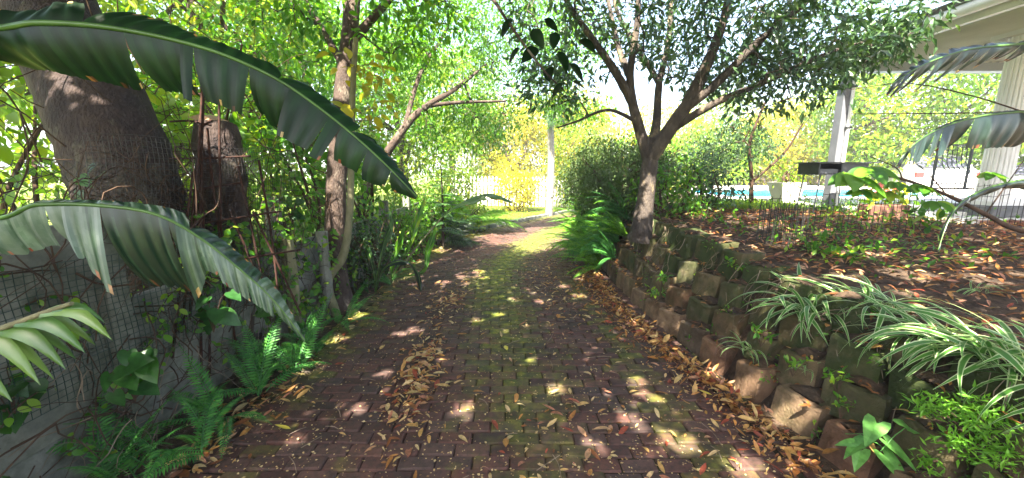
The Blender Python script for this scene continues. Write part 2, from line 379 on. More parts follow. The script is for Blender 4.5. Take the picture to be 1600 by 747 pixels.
# garden terrace behind the block wall: bank, bed and lawn level
mb = MB()
def wob(x, y): return .02 * np.sin(x * 3.1 + y * 1.7) * np.sin(y * 2.3 - x) + .012 * np.sin(7 * x + 1.3 * y) * np.sin(6.1 * y)
sheet(mb, np.concatenate([np.arange(1.2, 4.0, .06), np.arange(4.0, 9, .3), np.arange(9, 45, 3)]), np.concatenate([np.arange(-4, 7, .1), np.arange(7, 15, .3), np.arange(15, 45, 3)]),
      lambda x, y: np.where(terrace_z(x, y) > 0, terrace_z(x, y) + wob(x, y) * np.clip((terrace_z(x, y)) * 3, 0, 1) - .02, -.045))
tag(mb.build('garden_bed', M['soil'], smooth=True), kind='structure')
# soil strip between the drive and the left wall, neighbour's ground behind it
mb = MB(); sheet(mb, np.linspace(-2.35, -1.45, 16), np.arange(-3, 11, .12), lambda x, y: -.03 + .05 * np.clip((-1.6 - x) / .5, 0, 1) + wob(x, y) * .7)
tag(mb.build('soil_strip', M['soil'], smooth=True), kind='structure')
mb = MB(); sheet(mb, np.linspace(-40, -2.28, 40), np.arange(-10, 40, 1.2), lambda x, y: .12 + wob(x, y) + .02 * np.clip(-x - 3, 0, 20))
tag(mb.build('neighbour_ground', M['grass_soil'], smooth=True), kind='structure')
# far lawn beyond the bend
mb = MB(); sheet(mb, np.linspace(-2.2, 12, 30), np.linspace(9.0, 26, 30), lambda x, y: np.where(sl_of(x, y)[1] < -1.68, -.005 + .03 * np.clip(-sl_of(x, y)[1] - 1.7, 0, 4), -.06))
tag(mb.build('far_lawn', M['grass_soil'], smooth=True), kind='structure')

# ---- driveway: bed sheet with bricks on it
drive = MB(); n = 160
vv = []
for k in range(n):
    for la in (-1.72, 0, 1.78): p, a = path(-3 + k * .2, la); vv.append((p[0], p[1], -.012))
i = np.arange(n - 1)[:, None] * 3 + np.arange(2)[None]
drive.add(vv, np.stack([i, i + 1, i + 4, i + 3], -1).reshape(-1, 4))
drive = tag(drive.build('driveway', M['joint']), kind='structure')
def moss_at(s, lat):
    strip = math.exp(-((lat - .12 - .10 * math.sin(s * .9)) / .42) ** 2)
    far = np.interp(s, [1.5, 3, 5, 8, 12], [.42, .62, .88, 1.05, 1.1])
    left = .75 * math.exp(-((lat + 1.5) / .28) ** 2) * np.interp(s, [2, 4, 9], [.4, .9, 1.0])
    right = .60 * math.exp(-((lat - 1.15) / .16) ** 2) * np.interp(s, [1.5, 5, 7], [1, .9, .4])
    return max(strip * far, left, right) + random.uniform(-.16, .16)
def drive_z(s, lat):
    return .012 - .05 * max(0, -lat - 1.15) ** 1.3 + .006 * math.sin(s * 1.7 + lat * 2) - .010 * math.exp(-((abs(lat) - .75) / .3) ** 2)
cells = []
BL, BW = .2, .1
for r_ in range(14, 168):
    s = r_ * .1045
    off = (r_ % 2) * .1025 + random.uniform(-.006, .006)
    for c in range(-9, 10):
        la = c * .205 + off - .05
        if -1.60 < la < 1.60: cells.append((s, la, BL, BW, random.uniform(-.014, .014)))
    for la, ln in ((1.665, .1),): cells.append((s, la + .02, .1, .098, random.uniform(-.02, .02)))
stuff = MB()
near_cells = sorted(cells, key=lambda c: abs(c[0] - 1.9) + (5 if c[0] < 1.62 else 0) + .25 * abs(c[1]))
near_set = set(id(c) for c in near_cells[:296])
def brick_geo(mb, cx, cy, z, L, W, ang, rn, mo, tilt):
    t = MB(); bbox_bev(t, (-L / 2, -W / 2, -.055), (L / 2, W / 2, 0), .0085)
    v = t.v[0].copy(); v[:, 2] += v[:, 0] * tilt[0] + v[:, 1] * tilt[1]
    v[:, :2] += rng.normal(0, .0008, (len(v), 2))
    cs, sn = math.cos(-ang), math.sin(-ang)
    w = np.stack([v[:, 0] * cs - v[:, 1] * sn + cx, v[:, 0] * sn + v[:, 1] * cs + cy, v[:, 2] + z], 1)
    mb.add(w, t.f[4][0], rn, 0, mo)
for c in cells:
    s, la, L, W, yaw = c
    p, a = path(s, la); comp = 1 - (la / RAD if S1 < s < S1 + RAD * TH else 0)
    rn = random.random(); mo = moss_at(s, la); z = drive_z(s, la) + random.gauss(0, .0025)
    tl = (random.gauss(0, .012) - (.05 if la < -1.25 else 0), random.gauss(0, .015))
    if id(c) in near_set:
        b = MB(); brick_geo(b, 0, 0, 0, L, W, a + yaw, rn, mo, tl)
        place(b.build('brick', M['paver'], drive), (p[0], p[1], z))
    else:
        brick_geo(stuff, p[0], p[1], z, L, W * comp, a + yaw, rn, mo, tl)
# sagging edging bricks laid askew along the left side
for k in range(70):
    s = 1.5 + k * .118; p, a = path(s, -1.68 - .02 * math.sin(k))
    brick_geo(stuff, p[0], p[1], -.012 + random.gauss(0, .006), .2, .1, a - .5 + random.uniform(-.2, .2), random.random(), moss_at(s, -1.55) + .1, (.10 + random.gauss(0, .03), random.gauss(0, .03)))
tag(stuff.build('brick_field', M['paver'], drive), kind='stuff')

# ---- kerb stones on the outside of the bend
kerb = thing('kerb', 'pale concrete kerb curving along the outer edge of the far bend', 'kerb', (0, 0, 0))
for k in range(24):
    s = 8.3 + k * .42; p, a = path(s, -1.80)
    b = MB(); bbox_bev(b, (-.07, -.2, -.05), (.07, .2, .09), .015, random.random())
    o = b.build('kerb_stone', M['wall_concrete'], kerb); place(o, (p[0], p[1], 0), (0, 0, -a + random.uniform(-.02, .02)))

# ---- retaining wall of trough blocks
rw = thing('retaining_wall', 'mossy stepped retaining wall of concrete trough blocks beside the drive', 'retaining wall', (1.75, 3, 0))
def block_mesh(w, h, dep, rn, gr, chip):
    mb = MB(); n = 6
    bul = random.uniform(.003, .014); cx = [random.uniform(.004, .02) for _ in range(2)]
    fr = [(-w / 2 + w * i / (n - 1), -bul * (1 - (2 * i / (n - 1) - 1) ** 2) + random.gauss(0, .002)) for i in range(n)]
    fr[0] = (fr[0][0] + .004, cx[0] * .6); fr[-1] = (fr[-1][0] - .004, cx[1] * .6)
    out = fr + [(w / 2 - .01, dep), (-w / 2 + .01, dep)]
    inn = [(x * .74, y + .055) for x, y in fr] + [(w / 2 - .06, dep - .03), (-w / 2 + .06, dep - .03)]
    m = len(out); lean = .10; tz = random.gauss(0, .02)
    def ring(pts, z, q=.0015): return [(x, y + (z * lean) + random.gauss(0, q), z + (tz * x / w if z > .1 else 0) + random.gauss(0, q)) for x, y in pts]
    v = ring(out, 0) + ring(out, h * .5, .003) + ring(out, h - .016, .003) + ring([(x * .97, y + .012) for x, y in out], h, .004) + ring(inn, h - .004, .004) + ring(inn, h - .03)
    f = []
    for L in range(5):
        for k in range(m): f.append([L * m + k, L * m + (k + 1) % m, (L + 1) * m + (k + 1) % m, (L + 1) * m + k])
    mb.add(v, f, rn, 0, gr)
    c = 5 * m; cv = np.array(v[c:c + m]); cv[:, 2] += .024 + rng.uniform(0, .02, m)
    ctr = cv.mean(0) + A(0, 0, .04)
    mb.add(np.vstack([cv, ctr]), [[k, (k + 1) % m, m] for k in range(m)], .5, 1)
    return mb
rwm = [M['block'], M['soil']]
BLK = []
for course in range(4):
    s = -.6 + (course % 2) * .18
    while s < 8.6:
        H = (float(top_z(s)) + .06) / 4; z0 = course * H - .05
        la = wall_lat(s) + course * .15 + random.uniform(-.012, .012)
        p, a = path(s, la)
        big = s < 2.6
        hh = H + .03 + random.uniform(-.02, .03); w = .27 + random.uniform(-.05, .04)
        gr = float(np.clip(.30 + .24 * course + .25 * (s < 2.1) + random.uniform(-.22, .22), 0, 1)) if course else random.uniform(0, .25)
        ob = block_mesh(w, hh, .27, random.random(), gr, 0).build('block', rwm, rw)
        slope = math.atan2(wall_lat(s + .2) - wall_lat(s - .2), .4)
        ob.location = (p[0] - 1.75, p[1] - 3, z0); ob.rotation_euler = (random.gauss(0, .04), random.gauss(0, .035), .16 - a - math.pi / 2 - slope + random.gauss(0, .12))
        BLK.append((p[0], p[1], z0 + hh))
        s += .355 + random.uniform(-.02, .03)

# ---- left boundary wall: precast concrete panels between posts
lw = thing('boundary_wall', 'stained grey precast concrete boundary wall along the left side', 'wall', (-2.25, 4, 0))
WX = -2.25
for k in range(8):
    y0 = -2.6 + k * 1.55
    b = MB(); bbox_bev(b, (-.07, -.06, -.1), (.07, .06, (1.46 if k < 4 else 1.08) + random.uniform(-.03, .02)), .012)
    place(b.build('wall_post', M['wall_concrete'], lw), (0, y0 - 4, 0), (0, random.gauss(0, .008), 0))
    for j in range(4 if k < 3 else 3):
        b = MB(); bbox_bev(b, (-.025, .068, 0), (.025, 1.482, .342), .008)
        place(b.build('wall_panel', M['wall_concrete'], lw), (random.gauss(0, .004), y0 - 4, -.04 + j * .346 - (0 if k < 3 else .12)), (0, random.gauss(0, .006), 0))

# ------------------------------------------------------------------ tree and shrub builder
# gaps cut into the canopy along the sun's rays to place light: (x, y, z, radius) of the sun patches they let through
GAPS = []
def gap_px(px, py, z, r):
    d = (CAM_H - z) / (_sp + (py - 373.5) / FPX * _cp); q = P(px, py, d); GAPS.append((q[0], q[1], z, r))
for g in [(1060, 690, .11), (1020, 622, .045), (986, 655, .05), (1165, 735, .09), (650, 514, .075), (622, 521, .05), (742, 500, .06), (778, 492, .06), (722, 640, .045), (866, 608, .05), (800, 468, .045), (848, 471, .09), (905, 462, .10),
          (880, 447, .08), (940, 432, .14), (905, 436, .08), (690, 441, .10), (722, 433, .08), (748, 424, .09), (1000, 600, .03), (560, 640, .035), (830, 560, .03), (690, 560, .03), (930, 690, .035), (600, 585, .04), (470, 690, .03)]: gap_px(g[0], g[1], .01, g[2])
for g in [(1075, 415, .62, .09), (1128, 545, .28, .05), (1252, 625, .22, .09), (1165, 590, .15, .06), (1290, 705, .12, .07), (1380, 560, .5, .06), (1205, 360, .85, .16), (1320, 395, .85, .12), (1150, 385, .85, .16), (1460, 425, .8, .05), (1100, 365, .88, .14), (1560, 400, .8, .06)]: gap_px(*g)
GAPS += [(-1.75, 2.75, .3, .16), (-1.8, 3.3, .3, .14), (-1.85, 3.9, .35, .14), (-1.7, 5.4, .5, .25), (-1.7, 6.3, .5, .3), (-1.5, 7.4, .6, .4), (-1.3, 8.4, .6, .45), (-.2, 8.7, 0, .5), (.3, 9.6, 0, .8), (-.6, 9.5, 0, .5), (.9, 10.6, 0, .9) , (2.3, 2.6, .75, .12), (2.45, 1.95, .75, .10), (2.2, 2.9, .75, .07), (1.05, 7.2, .5, .30), (1.0, 8.2, .6, .45), (1.35, 9.2, .6, .5), (1.4, 6.4, .6, .2), (1.9, 6.6, 1.3, .25), (1.80, 4.98, 1.38, .10), (1.72, 4.98, 1.15, .06), (1.78, 5.0, 1.62, .05), (-2.12, 4.45, 1.55, .11), (-2.1, 4.45, 1.05, .10), (-2.05, 4.45, 1.3, .05), (-2.12, 4.5, 2.1, .09), (-2.4, 3.0, 2.1, .16), (-2.9, 2.5, 2.3, .06)]
for _ in range(64): GAPS.append((random.uniform(2.4, 6.0), random.uniform(2.2, 6.6), .85, random.uniform(.05, .15)))  # more gaps added at random to brighten the terrace
GP = np.array(GAPS); SD = np.array(sdir)
def open_sky(p, m=0.0):
    """False for points that would cover one of the gaps"""
    ok = np.ones(len(p), bool)
    for x, y, z, r in GP:
        t = (p[:, 2] - z) / SD[2]; q = p - SD * t[:, None]
        ok &= ~((t > .4) & (np.hypot(q[:, 0] - x, q[:, 1] - y) < r * .6 + m))
    return ok
def in_ell(c, r, n, hollow=.35):
    d = rvec(n); q = rng.uniform(hollow ** 3, 1, n) ** (1 / 3)
    return np.asarray(c) + d * q[:, None] * np.asarray(r)
def make_tree(name, label, cat, base, limbs, ells, leaf, lsize, per, sig, bark, lmat, group=None, tip=.004, sides=5, droop=.35, flat=.6,
              stem='trunk', crown='crown', tsides=12, kind_r=(0, 1), lump=.03, wid=1.0, shade=True, rmax=.05):
    """limbs: [(points, radii)] main wood; ells: [(centre, radii, clumps)] where foliage hangs; twigs grow from the wood to every clump"""
    t = thing(name, label, cat, base, group); base = np.asarray(base, float)
    wood = MB(); nodes = []; nr = []
    for pts, rad in limbs:
        n = max(4, len(pts) * 5); p = spline(pts, n); r = np.interp(np.linspace(0, 1, n), np.linspace(0, 1, len(rad)), rad)
        tube(wood, p - base, r, tsides if r[0] > .05 else 7, rng.random(), 0, lump=lump if r[0] > .04 else 0)
        nodes.append(p[n // 4:]); nr.append(r[n // 4:])
    nodes = np.vstack(nodes); nr = np.concatenate(nr); nch = np.full(len(nodes), -1)
    att = np.vstack([in_ell(c, r, k) for c, r, k in ells])
    if shade: att = att[open_sky(att, .02)]
    d0 = np.min(np.linalg.norm(att[:, None] - nodes[None], axis=2), axis=1); att = att[np.argsort(d0)]
    chains = []
    cap = 400000; buf = np.zeros((len(nodes) + len(att) * 4, 3)); own = np.full(len(buf), -1); br = np.zeros(len(buf)); N = len(nodes)
    buf[:N] = nodes; br[:N] = nr
    for q in att:
        k = int(np.argmin(((buf[:N] - q) ** 2).sum(1))); p0 = buf[k]; L = np.linalg.norm(q - p0)
        ctl = (p0 + q) / 2 + rng.normal(0, .12 * L, 3) + A(0, 0, .14 * L)
        u = np.linspace(0, 1, 5)[:, None]; pts = (1 - u) ** 2 * p0 + 2 * u * (1 - u) * ctl + u * u * q
        chains.append([pts, own[k], 0, br[k]])
        buf[N:N + 4] = pts[1:]; own[N:N + 4] = len(chains) - 1; br[N:N + 4] = 1e9; N += 4
    for c in reversed(chains):
        if c[1] >= 0: chains[c[1]][2] += c[2] + 1
    rad = []
    for c in chains:
        r = min(tip * (1 + c[2]) ** .5, rmax)
        if c[1] >= 0: r = min(r, rad[c[1]] * .85)
        elif c[3] < 1e8: r = min(r, c[3] * .75)
        rad.append(r)
        tube(wood, c[0] - base, np.linspace(r, max(tip * .55, r * .45), 5), sides if r > .012 else 4, rng.random(), 0, cap=False)
    wood.build(stem, bark, t, smooth=True)
    fol = MB(); K = len(att); tot = K * per
    ends = np.array([c[0][-1] for c in chains]); din = nrm(np.array([c[0][-1] - c[0][-2] for c in chains]))
    e = np.repeat(ends, per, 0); dd = np.repeat(din, per, 0)
    off = rng.normal(0, 1, (tot, 3)) * sig * A(1, 1, .75)
    pos = e + off - dd * (rng.random((tot, 1)) * sig * 1.2)
    y = nrm(nrm(off) * .6 + rvec(tot) * .6 + A(0, 0, -droop)); nor = nrm(rvec(tot) * (1 - flat) + A(0, 0, 1) * flat + rvec(tot) * .25)
    cl = np.repeat(rng.random(K), per)
    rn = np.clip(kind_r[0] + (kind_r[1] - kind_r[0]) * (.5 * cl + .5 * rng.random(tot)), 0, .999)
    if shade: k_ = open_sky(pos + y * lsize * .5, lsize * .38); pos, y, nor, rn = pos[k_], y[k_], nor[k_], rn[k_]; tot = len(pos)
    leaves(fol, pos - base, y, nor, lsize * rng.uniform(.45, 1.35, tot), leaf, rn, 0, wid)
    fol.build(crown, lmat, t, smooth=len(leaf[0]) > 6)
    return t

# ---- right: many-stemmed shade tree on top of the block wall
def LP(*q): return [P(*a) for a in q]
rt_base = P(1003, 352, 5.15)
limbs = [([rt_base - A(.02, 0, .22)] + LP((1003, 352, 5.15), (1010, 300, 5.15), (1016, 245, 5.15), (1020, 215, 5.1)), [.165, .135, .11, .105, .10]),
         (LP((1014, 250, 5.15), (1000, 205, 5.1), (988, 160, 5.0), (985, 110, 4.95), (995, 40, 4.9), (1000, -60, 4.8)), [.085, .07, .06, .048, .04, .025]),
         (LP((1018, 235, 5.15), (1026, 190, 5.3), (1030, 130, 5.4), (1045, 60, 5.5), (1050, -50, 5.5)), [.075, .058, .048, .04, .025]),
         (LP((1018, 245, 5.12), (1045, 205, 4.95), (1075, 160, 4.8), (1100, 110, 4.6), (1128, 40, 4.5), (1150, -60, 4.4)), [.10, .09, .08, .068, .048, .03]),
         (LP((1070, 170, 4.8), (1120, 130, 4.6), (1180, 70, 4.4), (1240, 20, 4.3), (1300, -30, 4.2)), [.06, .05, .04, .03, .018]),
         (LP((1045, 205, 4.95), (1110, 165, 4.7), (1190, 130, 4.5), (1290, 85, 4.4), (1370, 60, 4.4)), [.055, .045, .036, .026, .014]),
         (LP((988, 160, 5.0), (960, 110, 4.9), (925, 60, 4.9), (890, 10, 4.9), (860, -50, 4.8)), [.06, .05, .042, .032, .02]),
         (LP((985, 125, 4.95), (965, 70, 5.2), (950, 0, 5.4)), [.045, .04, .025]),
         (LP((1030, 130, 5.4), (1000, 80, 5.6), (965, 20, 5.8), (950, -50, 5.9)), [.045, .04, .03, .02]),
         (LP((995, 190, 5.05), (950, 172, 4.9), (900, 190, 4.9), (870, 200, 4.9)), [.028, .02, .014, .008])]
make_tree('shade_tree', 'many-stemmed tree with blotched trunk growing out of the block wall top', 'tree', rt_base - A(0, 0, .22), limbs,
          [(P(900, 60, 4.9), (.75, .8, .7), 60), (P(1010, 20, 5.1), (1.2, 1.2, .6), 110), (P(1150, 40, 4.7), (1.2, 1.1, .75), 190), (P(1290, 50, 4.5), (.95, .9, .55), 170),
           (P(1230, 130, 4.5), (.75, .6, .35), 85), (P(1080, -110, 4.7), (2.2, 1.8, .6), 120), (P(870, 130, 5.0), (.45, .5, .3), 34), (P(850, 20, 4.9), (.6, .7, .5), 50), (P(1130, 110, 5.3), (.9, .7, .3), 45), (P(1385, 60, 4.3), (.3, .5, .3), 34)],
          T4, .115, 14, .115, M['bark_tree'], M['leaf_tree'], droop=.3, flat=.45, lump=.035, wid=.8, shade=True)

# ---- left: leaning trunk behind the wall
tb = A(-2.62, 2.68, .05)
make_tree('leaning_tree', 'thick leaning trunk with mottled purple-brown bark behind the left wall', 'tree', tb,
          [([A(-2.58, 2.66, .05)] + LP((222, 380, 2.68), (205, 300, 2.66), (172, 210, 2.68), (132, 120, 2.75), (85, 20, 2.85), (35, -90, 3.0)), [.34, .31, .29, .285, .29, .27, .25]),
           (LP((60, -40, 2.9), (60, -220, 2.9), (200, -420, 2.8)), [.2, .16, .1]),
           (LP((35, -90, 3.0), (-120, -260, 3.2), (-250, -420, 3.4)), [.2, .15, .1])],
          [(A(-1.6, 2.4, 4.9), (1.9, 2.2, .8), 220), (A(-3.9, 3.0, 5.2), (1.8, 2.2, 1.0), 170), (A(-4.2, .2, 4.6), (2.0, 2.2, 1.2), 170), (A(-3.0, .8, 4.9), (1.3, 1.3, .6), 150)], T4, .17, 30, .20, M['bark_big'], M['leaf_deep'], flat=.7, lump=.02, tsides=18, shade=True)

# ---- tall tree behind the viewer whose crown shades the near drive
make_tree('overhanging_tree', 'broad tree whose leafy bough hangs over the top middle of the drive', 'tree', A(2.7, -1.9, .5),
          [([A(2.7, -1.9, .3), A(2.65, -1.9, 1.6), A(2.4, -1.8, 3.0), A(1.8, -1.5, 4.3)], [.24, .19, .17, .14]),
           ([A(2.4, -1.8, 3.0), A(1.2, -1.0, 3.9), A(0.2, .3, 4.2), A(-.3, 1.3, 3.9)], [.12, .10, .07, .045]),
           ([A(2.4, -1.8, 3.0), A(2.7, -.4, 3.9), A(2.8, 1.2, 4.3)], [.12, .09, .05]),
           ([A(1.8, -1.5, 4.3), A(.3, -1.6, 5.0), A(-1.2, -1.4, 5.2)], [.11, .08, .05]),
           ([A(-.3, 1.3, 3.9)] + LP((740, -60, 2.7), (775, 5, 2.6), (812, 60, 2.55), (850, 110, 2.5), (882, 142, 2.5)), [.04, .018, .011, .009, .007, .004])],
          [(A(0, .9, 4.5), (2.6, 1.7, .6), 330), (A(3.0, 1.2, 4.6), (2.1, 2.0, .7), 300), (A(.3, -1.6, 4.9), (2.8, 1.4, .6), 210), (A(.9, 3.3, 4.8), (2.3, 1.4, .5), 280), (A(-2.0, -.6, 4.8), (1.4, 1.4, .5), 150)],
          T4, .18, 30, .20, M['bark_brown'], M['leaf_deep'], flat=.8, kind_r=(0, .8), shade=True)
ot = bpy.data.objects['overhanging_tree']
lm = MB(); tv, tf = TBROAD
lm.add(tv, tf, .35); lme = lm.mesh('leaf', M['leaf_banana'], True)
for px, py, d, az, sz in [(800, 30, 2.55, 2.6, .13), (832, 45, 2.5, 1.2, .14), (850, 30, 2.5, .3, .12), (840, 75, 2.5, 2.2, .15), (872, 80, 2.5, .6, .15), (858, 105, 2.48, 1.7, .13),
                          (890, 100, 2.5, .1, .15), (880, 130, 2.45, 2.7, .12), (812, 75, 2.55, 2.9, .13), (905, 62, 2.5, .4, .14), (868, 50, 2.5, 1.5, .12), (895, 128, 2.5, -.4, .12)]:
    o = link('leaf', lme, ot); q = P(px, py, d) - A(2.7, -1.9, .5)
    place(o, q, (random.uniform(-.9, -.3), random.uniform(-.5, .5), az - 1.57), sz)

# ---- left: slim bare-stemmed tree with sunlit patches and a curving sapling beside it
b0 = A(-2.02, 4.36, -.05)
make_tree('roadside_tree', 'upright reddish-brown tree trunk at the left edge of the drive', 'tree', b0,
          [([b0] + LP((526, 430, 4.6), (524, 340, 4.6), (528, 250, 4.62), (536, 150, 4.7), (546, 60, 4.8), (556, -60, 4.9)), [.165, .125, .118, .115, .11, .10, .085]),
           (LP((545, 70, 4.8), (590, 20, 4.8), (660, -60, 4.8)), [.06, .05, .03]), (LP((540, 110, 4.75), (500, 40, 4.9), (450, -40, 5.1)), [.05, .04, .03])],
          [(P(560, -40, 4.8), (1.3, 1.2, .7), 100), (P(640, 40, 4.9), (.7, .8, .45), 44), (P(470, 50, 5.0), (.7, .7, .4), 44)], TOVAL, .10, 18, .14, M['bark_brown'], M['leaf_lush'], lump=.025)
b1 = A(-1.98, 4.12, -.02)
make_tree('curved_sapling', 'slender pale sapling curving up beside the reddish trunk', 'tree', b1,
          [([b1] + LP((512, 440, 4.35), (536, 400, 4.35), (546, 340, 4.35), (549, 250, 4.4), (551, 150, 4.4), (556, 60, 4.4)), [.05, .055, .048, .040, .036, .034, .03])],
          [(P(575, 110, 4.4), (.4, .4, .25), 9), (P(590, 180, 4.3), (.25, .3, .2), 5)], TBROAD, .13, 6, .15, M['bark_pale'], M['leaf_gold'], lump=.02)

# ---- left: cut stump
sb_ = P(345, 420, 3.2); st = thing('tree_stump', 'tall cut tree stump behind the rusty rod lattice', 'stump', (sb_[0], sb_[1], .05))
w = MB(); top = P(338, 196, 3.2); o_ = A(sb_[0], sb_[1], .05)
tube(w, spline([A(0, 0, 0), (P(348, 320, 3.2) - o_), top - o_], 14), np.concatenate([[.27, .22], np.linspace(.19, .165, 10), [.16, .15]]), 18, .4, 0, lump=.075)
w.build('trunk', M['bark_big'], st, smooth=True)
w = MB(); tube(w, [top - o_ + A(0, 0, -.002), top - o_ + A(.02, 0, .05)], [.14, .11], 14, .5, 0, lump=.22); w.build('cut_face', M['cut_wood'], st)

# ---- left: trees and shrubs behind the wall
make_tree('arching_tree', 'leafy tree with crooked limbs arching over the left of the drive', 'tree', A(-2.9, 7.2, .1),
          [([A(-2.9, 7.2, .1), A(-2.75, 7.2, 1.2)] + LP((632, 200, 7.2), (668, 165, 7.3), (710, 140, 7.6), (760, 100, 8)), [.10, .085, .07, .06, .045, .02]),
           (LP((632, 200, 7.2), (655, 120, 7.3), (690, 60, 7.5), (720, 0, 7.6)), [.05, .04, .03, .02]),
           (LP((668, 165, 7.3), (720, 160, 7.6), (790, 158, 7.8)), [.045, .035, .02])],
          [(P(720, 200, 8.2), (1.2, 1.3, .7), 150), (P(780, 180, 9), (.8, 1.2, .65), 70), (P(700, 70, 8), (1.8, 1.6, .85), 190), (P(600, 110, 7.8), (1.2, 1.3, 1.0), 110), (P(800, 60, 8.6), (1.3, 1.4, .9), 110), (P(850, 140, 9.2), (.8, 1.2, .5), 50), (P(810, -30, 7.5), (1.5, 1.4, .6), 80), (P(885, 70, 7.6), (.9, 1.0, .6), 70), (P(900, 170, 8.6), (.7, .8, .35), 36)],
          T4, .10, 30, .17, M['bark_brown'], M['leaf_lush'], kind_r=(.15, .95))
SH = [('lime_shrub', 'bright lime leafy shrub behind the leaning trunk', (-4.3, 3.6, .1), (1.2, 1.2, 1.5), 120, 'leaf_lime'),
      ('broadleaf_shrub', 'broad-leaved shrub seen between the leaning trunk and the stump', (-3.6, 4.4, .1), (.9, .9, 1.3), 80, 'leaf_lime'),
      ('tall_shrub', 'tall light green shrub rising behind the cut stump', (-4.0, 5.6, .1), (1.3, 1.2, 2.0), 150, 'leaf_lush'),
      ('loose_shrub', 'loose green shrub behind the wall left of the reddish trunk', (-3.0, 5.4, .1), (.75, .8, 1.25), 80, 'leaf_lush'),
      ('wall_shrub', 'leafy shrub leaning over the wall right of the reddish trunk', (-2.7, 6.3, .1), (.7, .9, 1.1), 80, 'leaf_lush')]
for nm, lb, c, r, k, lmn in SH:
    c = np.array(c, float); r = np.array(r)
    stems = [([c + A(random.uniform(-.1, .1), random.uniform(-.1, .1), 0), c + A(random.uniform(-.3, .3), random.uniform(-.3, .3), r[2] * .7), c + A(random.uniform(-.8, .8) * r[0], random.uniform(-.6, .6) * r[1], r[2] * 1.5)], [.03, .022, .012]) for _ in range(4)]
    make_tree(nm, lb, 'shrub', c, stems, [(c + A(0, 0, r[2] * 1.05), r, k)], TBROAD, .11, 12, .17, M['twig'], M[lmn], stem='stem', crown='foliage')
# big trees filling the left background
for nm, lb, c, h, r, k, lmn in [('garden_tree', 'tall sunlit green tree far left behind the leaning trunk', (-8, 5.5, .1), 4.2, (2.6, 2.2, 2.2), 150, 'leaf_lime'),
                                ('garden_tree', 'tall bright green tree behind the upper banana leaf', (-5.8, 7.6, .1), 4.6, (2.2, 2.2, 2.1), 190, 'leaf_lime'),
                                ('garden_tree', 'tall green tree behind the reddish trunk with sky showing through', (-5.6, 11.0, .1), 5.0, (2.6, 2.2, 2.4), 190, 'leaf_lush'),
                                ('garden_tree', 'dense green tree at the left of the bend behind the arching tree', (-3.6, 12.6, .0), 3.4, (2.2, 2, 2.2), 170, 'leaf_lime'),
                                ('garden_tree', 'very tall pale green tree at the back of the left garden', (-9, 15, .1), 7.0, (3.4, 3, 3.4), 190, 'leaf_lime'),
                                ('garden_tree', 'pale tree rising above the bend left of the white palm trunk', (-3.0, 19, 0), 5.2, (2.6, 2.4, 2.6), 170, 'leaf_lime')]:
    c = np.array(c, float); r = np.array(r)
    lim = [([c, c + A(.1, 0, h * .5), c + A(-.1, .1, h)], [.16, .13, .08])] + [([c + A(0, 0, h * .45), c + A(random.uniform(-.5, .5) * r[0], random.uniform(-.5, .5) * r[1], h * .75), c + A(random.uniform(-.8, .8) * r[0], random.uniform(-.6, .6) * r[1], h * 1.1)], [.08, .06, .03]) for _ in range(4)]
    make_tree(nm, lb, 'tree', c, lim, [(c + A(0, 0, h), r, k), (c + A(0, -.3, h * .42), r * A(.8, .8, .55), k // 3)], T2, .17, 44, .30, M['bark_brown'], M[lmn], tip=.006)

# ------------------------------------------------------------------ shrubs on the right
def shrub(nm, lb, c, r, k, lmn, leaf=T4, ls=.08, per=22, sig=.13, nst=6, cat='shrub', up=1.0, **kw):
    c = np.array(c, float); r = np.array(r, float)
    stems = [([c + A(random.uniform(-.15, .15), random.uniform(-.15, .15), -.05), c + A(random.uniform(-.5, .5) * r[0], random.uniform(-.5, .5) * r[1], r[2] * .6), c + A(random.uniform(-.8, .8) * r[0], random.uniform(-.7, .7) * r[1], r[2] * 1.4)], [.03, .022, .010]) for _ in range(nst)]
    return make_tree(nm, lb, cat, c, stems, [(c + A(0, 0, r[2] * up), r, k)], leaf, ls, per, sig, M['twig'], M[lmn], stem='stem', crown='foliage', **kw)
shrub('round_shrub', 'rounded dusky fine-leaved shrub overhanging the drive above the ferns', (2.05, 7.3, .5), (1.0, 1.5, .80), 420, 'leaf_twiggy', T2, .055, 46, .11, 12, hollow_=0) if False else \
    shrub('round_shrub', 'rounded dusky fine-leaved shrub overhanging the drive above the ferns', (1.95, 7.3, .55), (1.0, 1.5, .85), 460, 'leaf_twiggy', T2, .066, 64, .11, 12)
shrub('poolside_shrub', 'loose green shrub between the blotched trunk and the pool', (3.2, 6.3, .9), (.55, .6, .5), 70, 'leaf_tree', T4, .075, 26, .12, 6)
shrub('trunk_shrub', 'low bright green shrub close behind the blotched trunk', (2.35, 5.75, .85), (.6, .5, .45), 60, 'leaf_lush', T4, .085, 20, .10, 5)
shrub('backing_shrub', 'green shrub rising behind the rounded dusky shrub', (3.2, 9.4, .9), (1.1, 1.1, .85), 130, 'leaf_lush', T4, .09, 26, .15, 6)
make_tree('poolside_tree', 'small leafy tree reaching over the pool edge right of the blotched trunk', 'tree', A(4.3, 6.9, .95),
          [([A(4.3, 6.9, .9), A(4.25, 6.9, 1.5), A(4.1, 6.8, 2.1), A(4.3, 6.8, 2.8)], [.045, .035, .028, .015]), ([A(4.25, 6.9, 1.4), A(4.7, 6.8, 1.9), A(4.9, 6.7, 2.4)], [.025, .02, .012])],
          [(P(1150, 222, 6.9), (.70, .6, .40), 80), (P(1085, 255, 6.7), (.35, .4, .35), 30)], T4, .075, 24, .11, M['twig'], M['leaf_tree'])

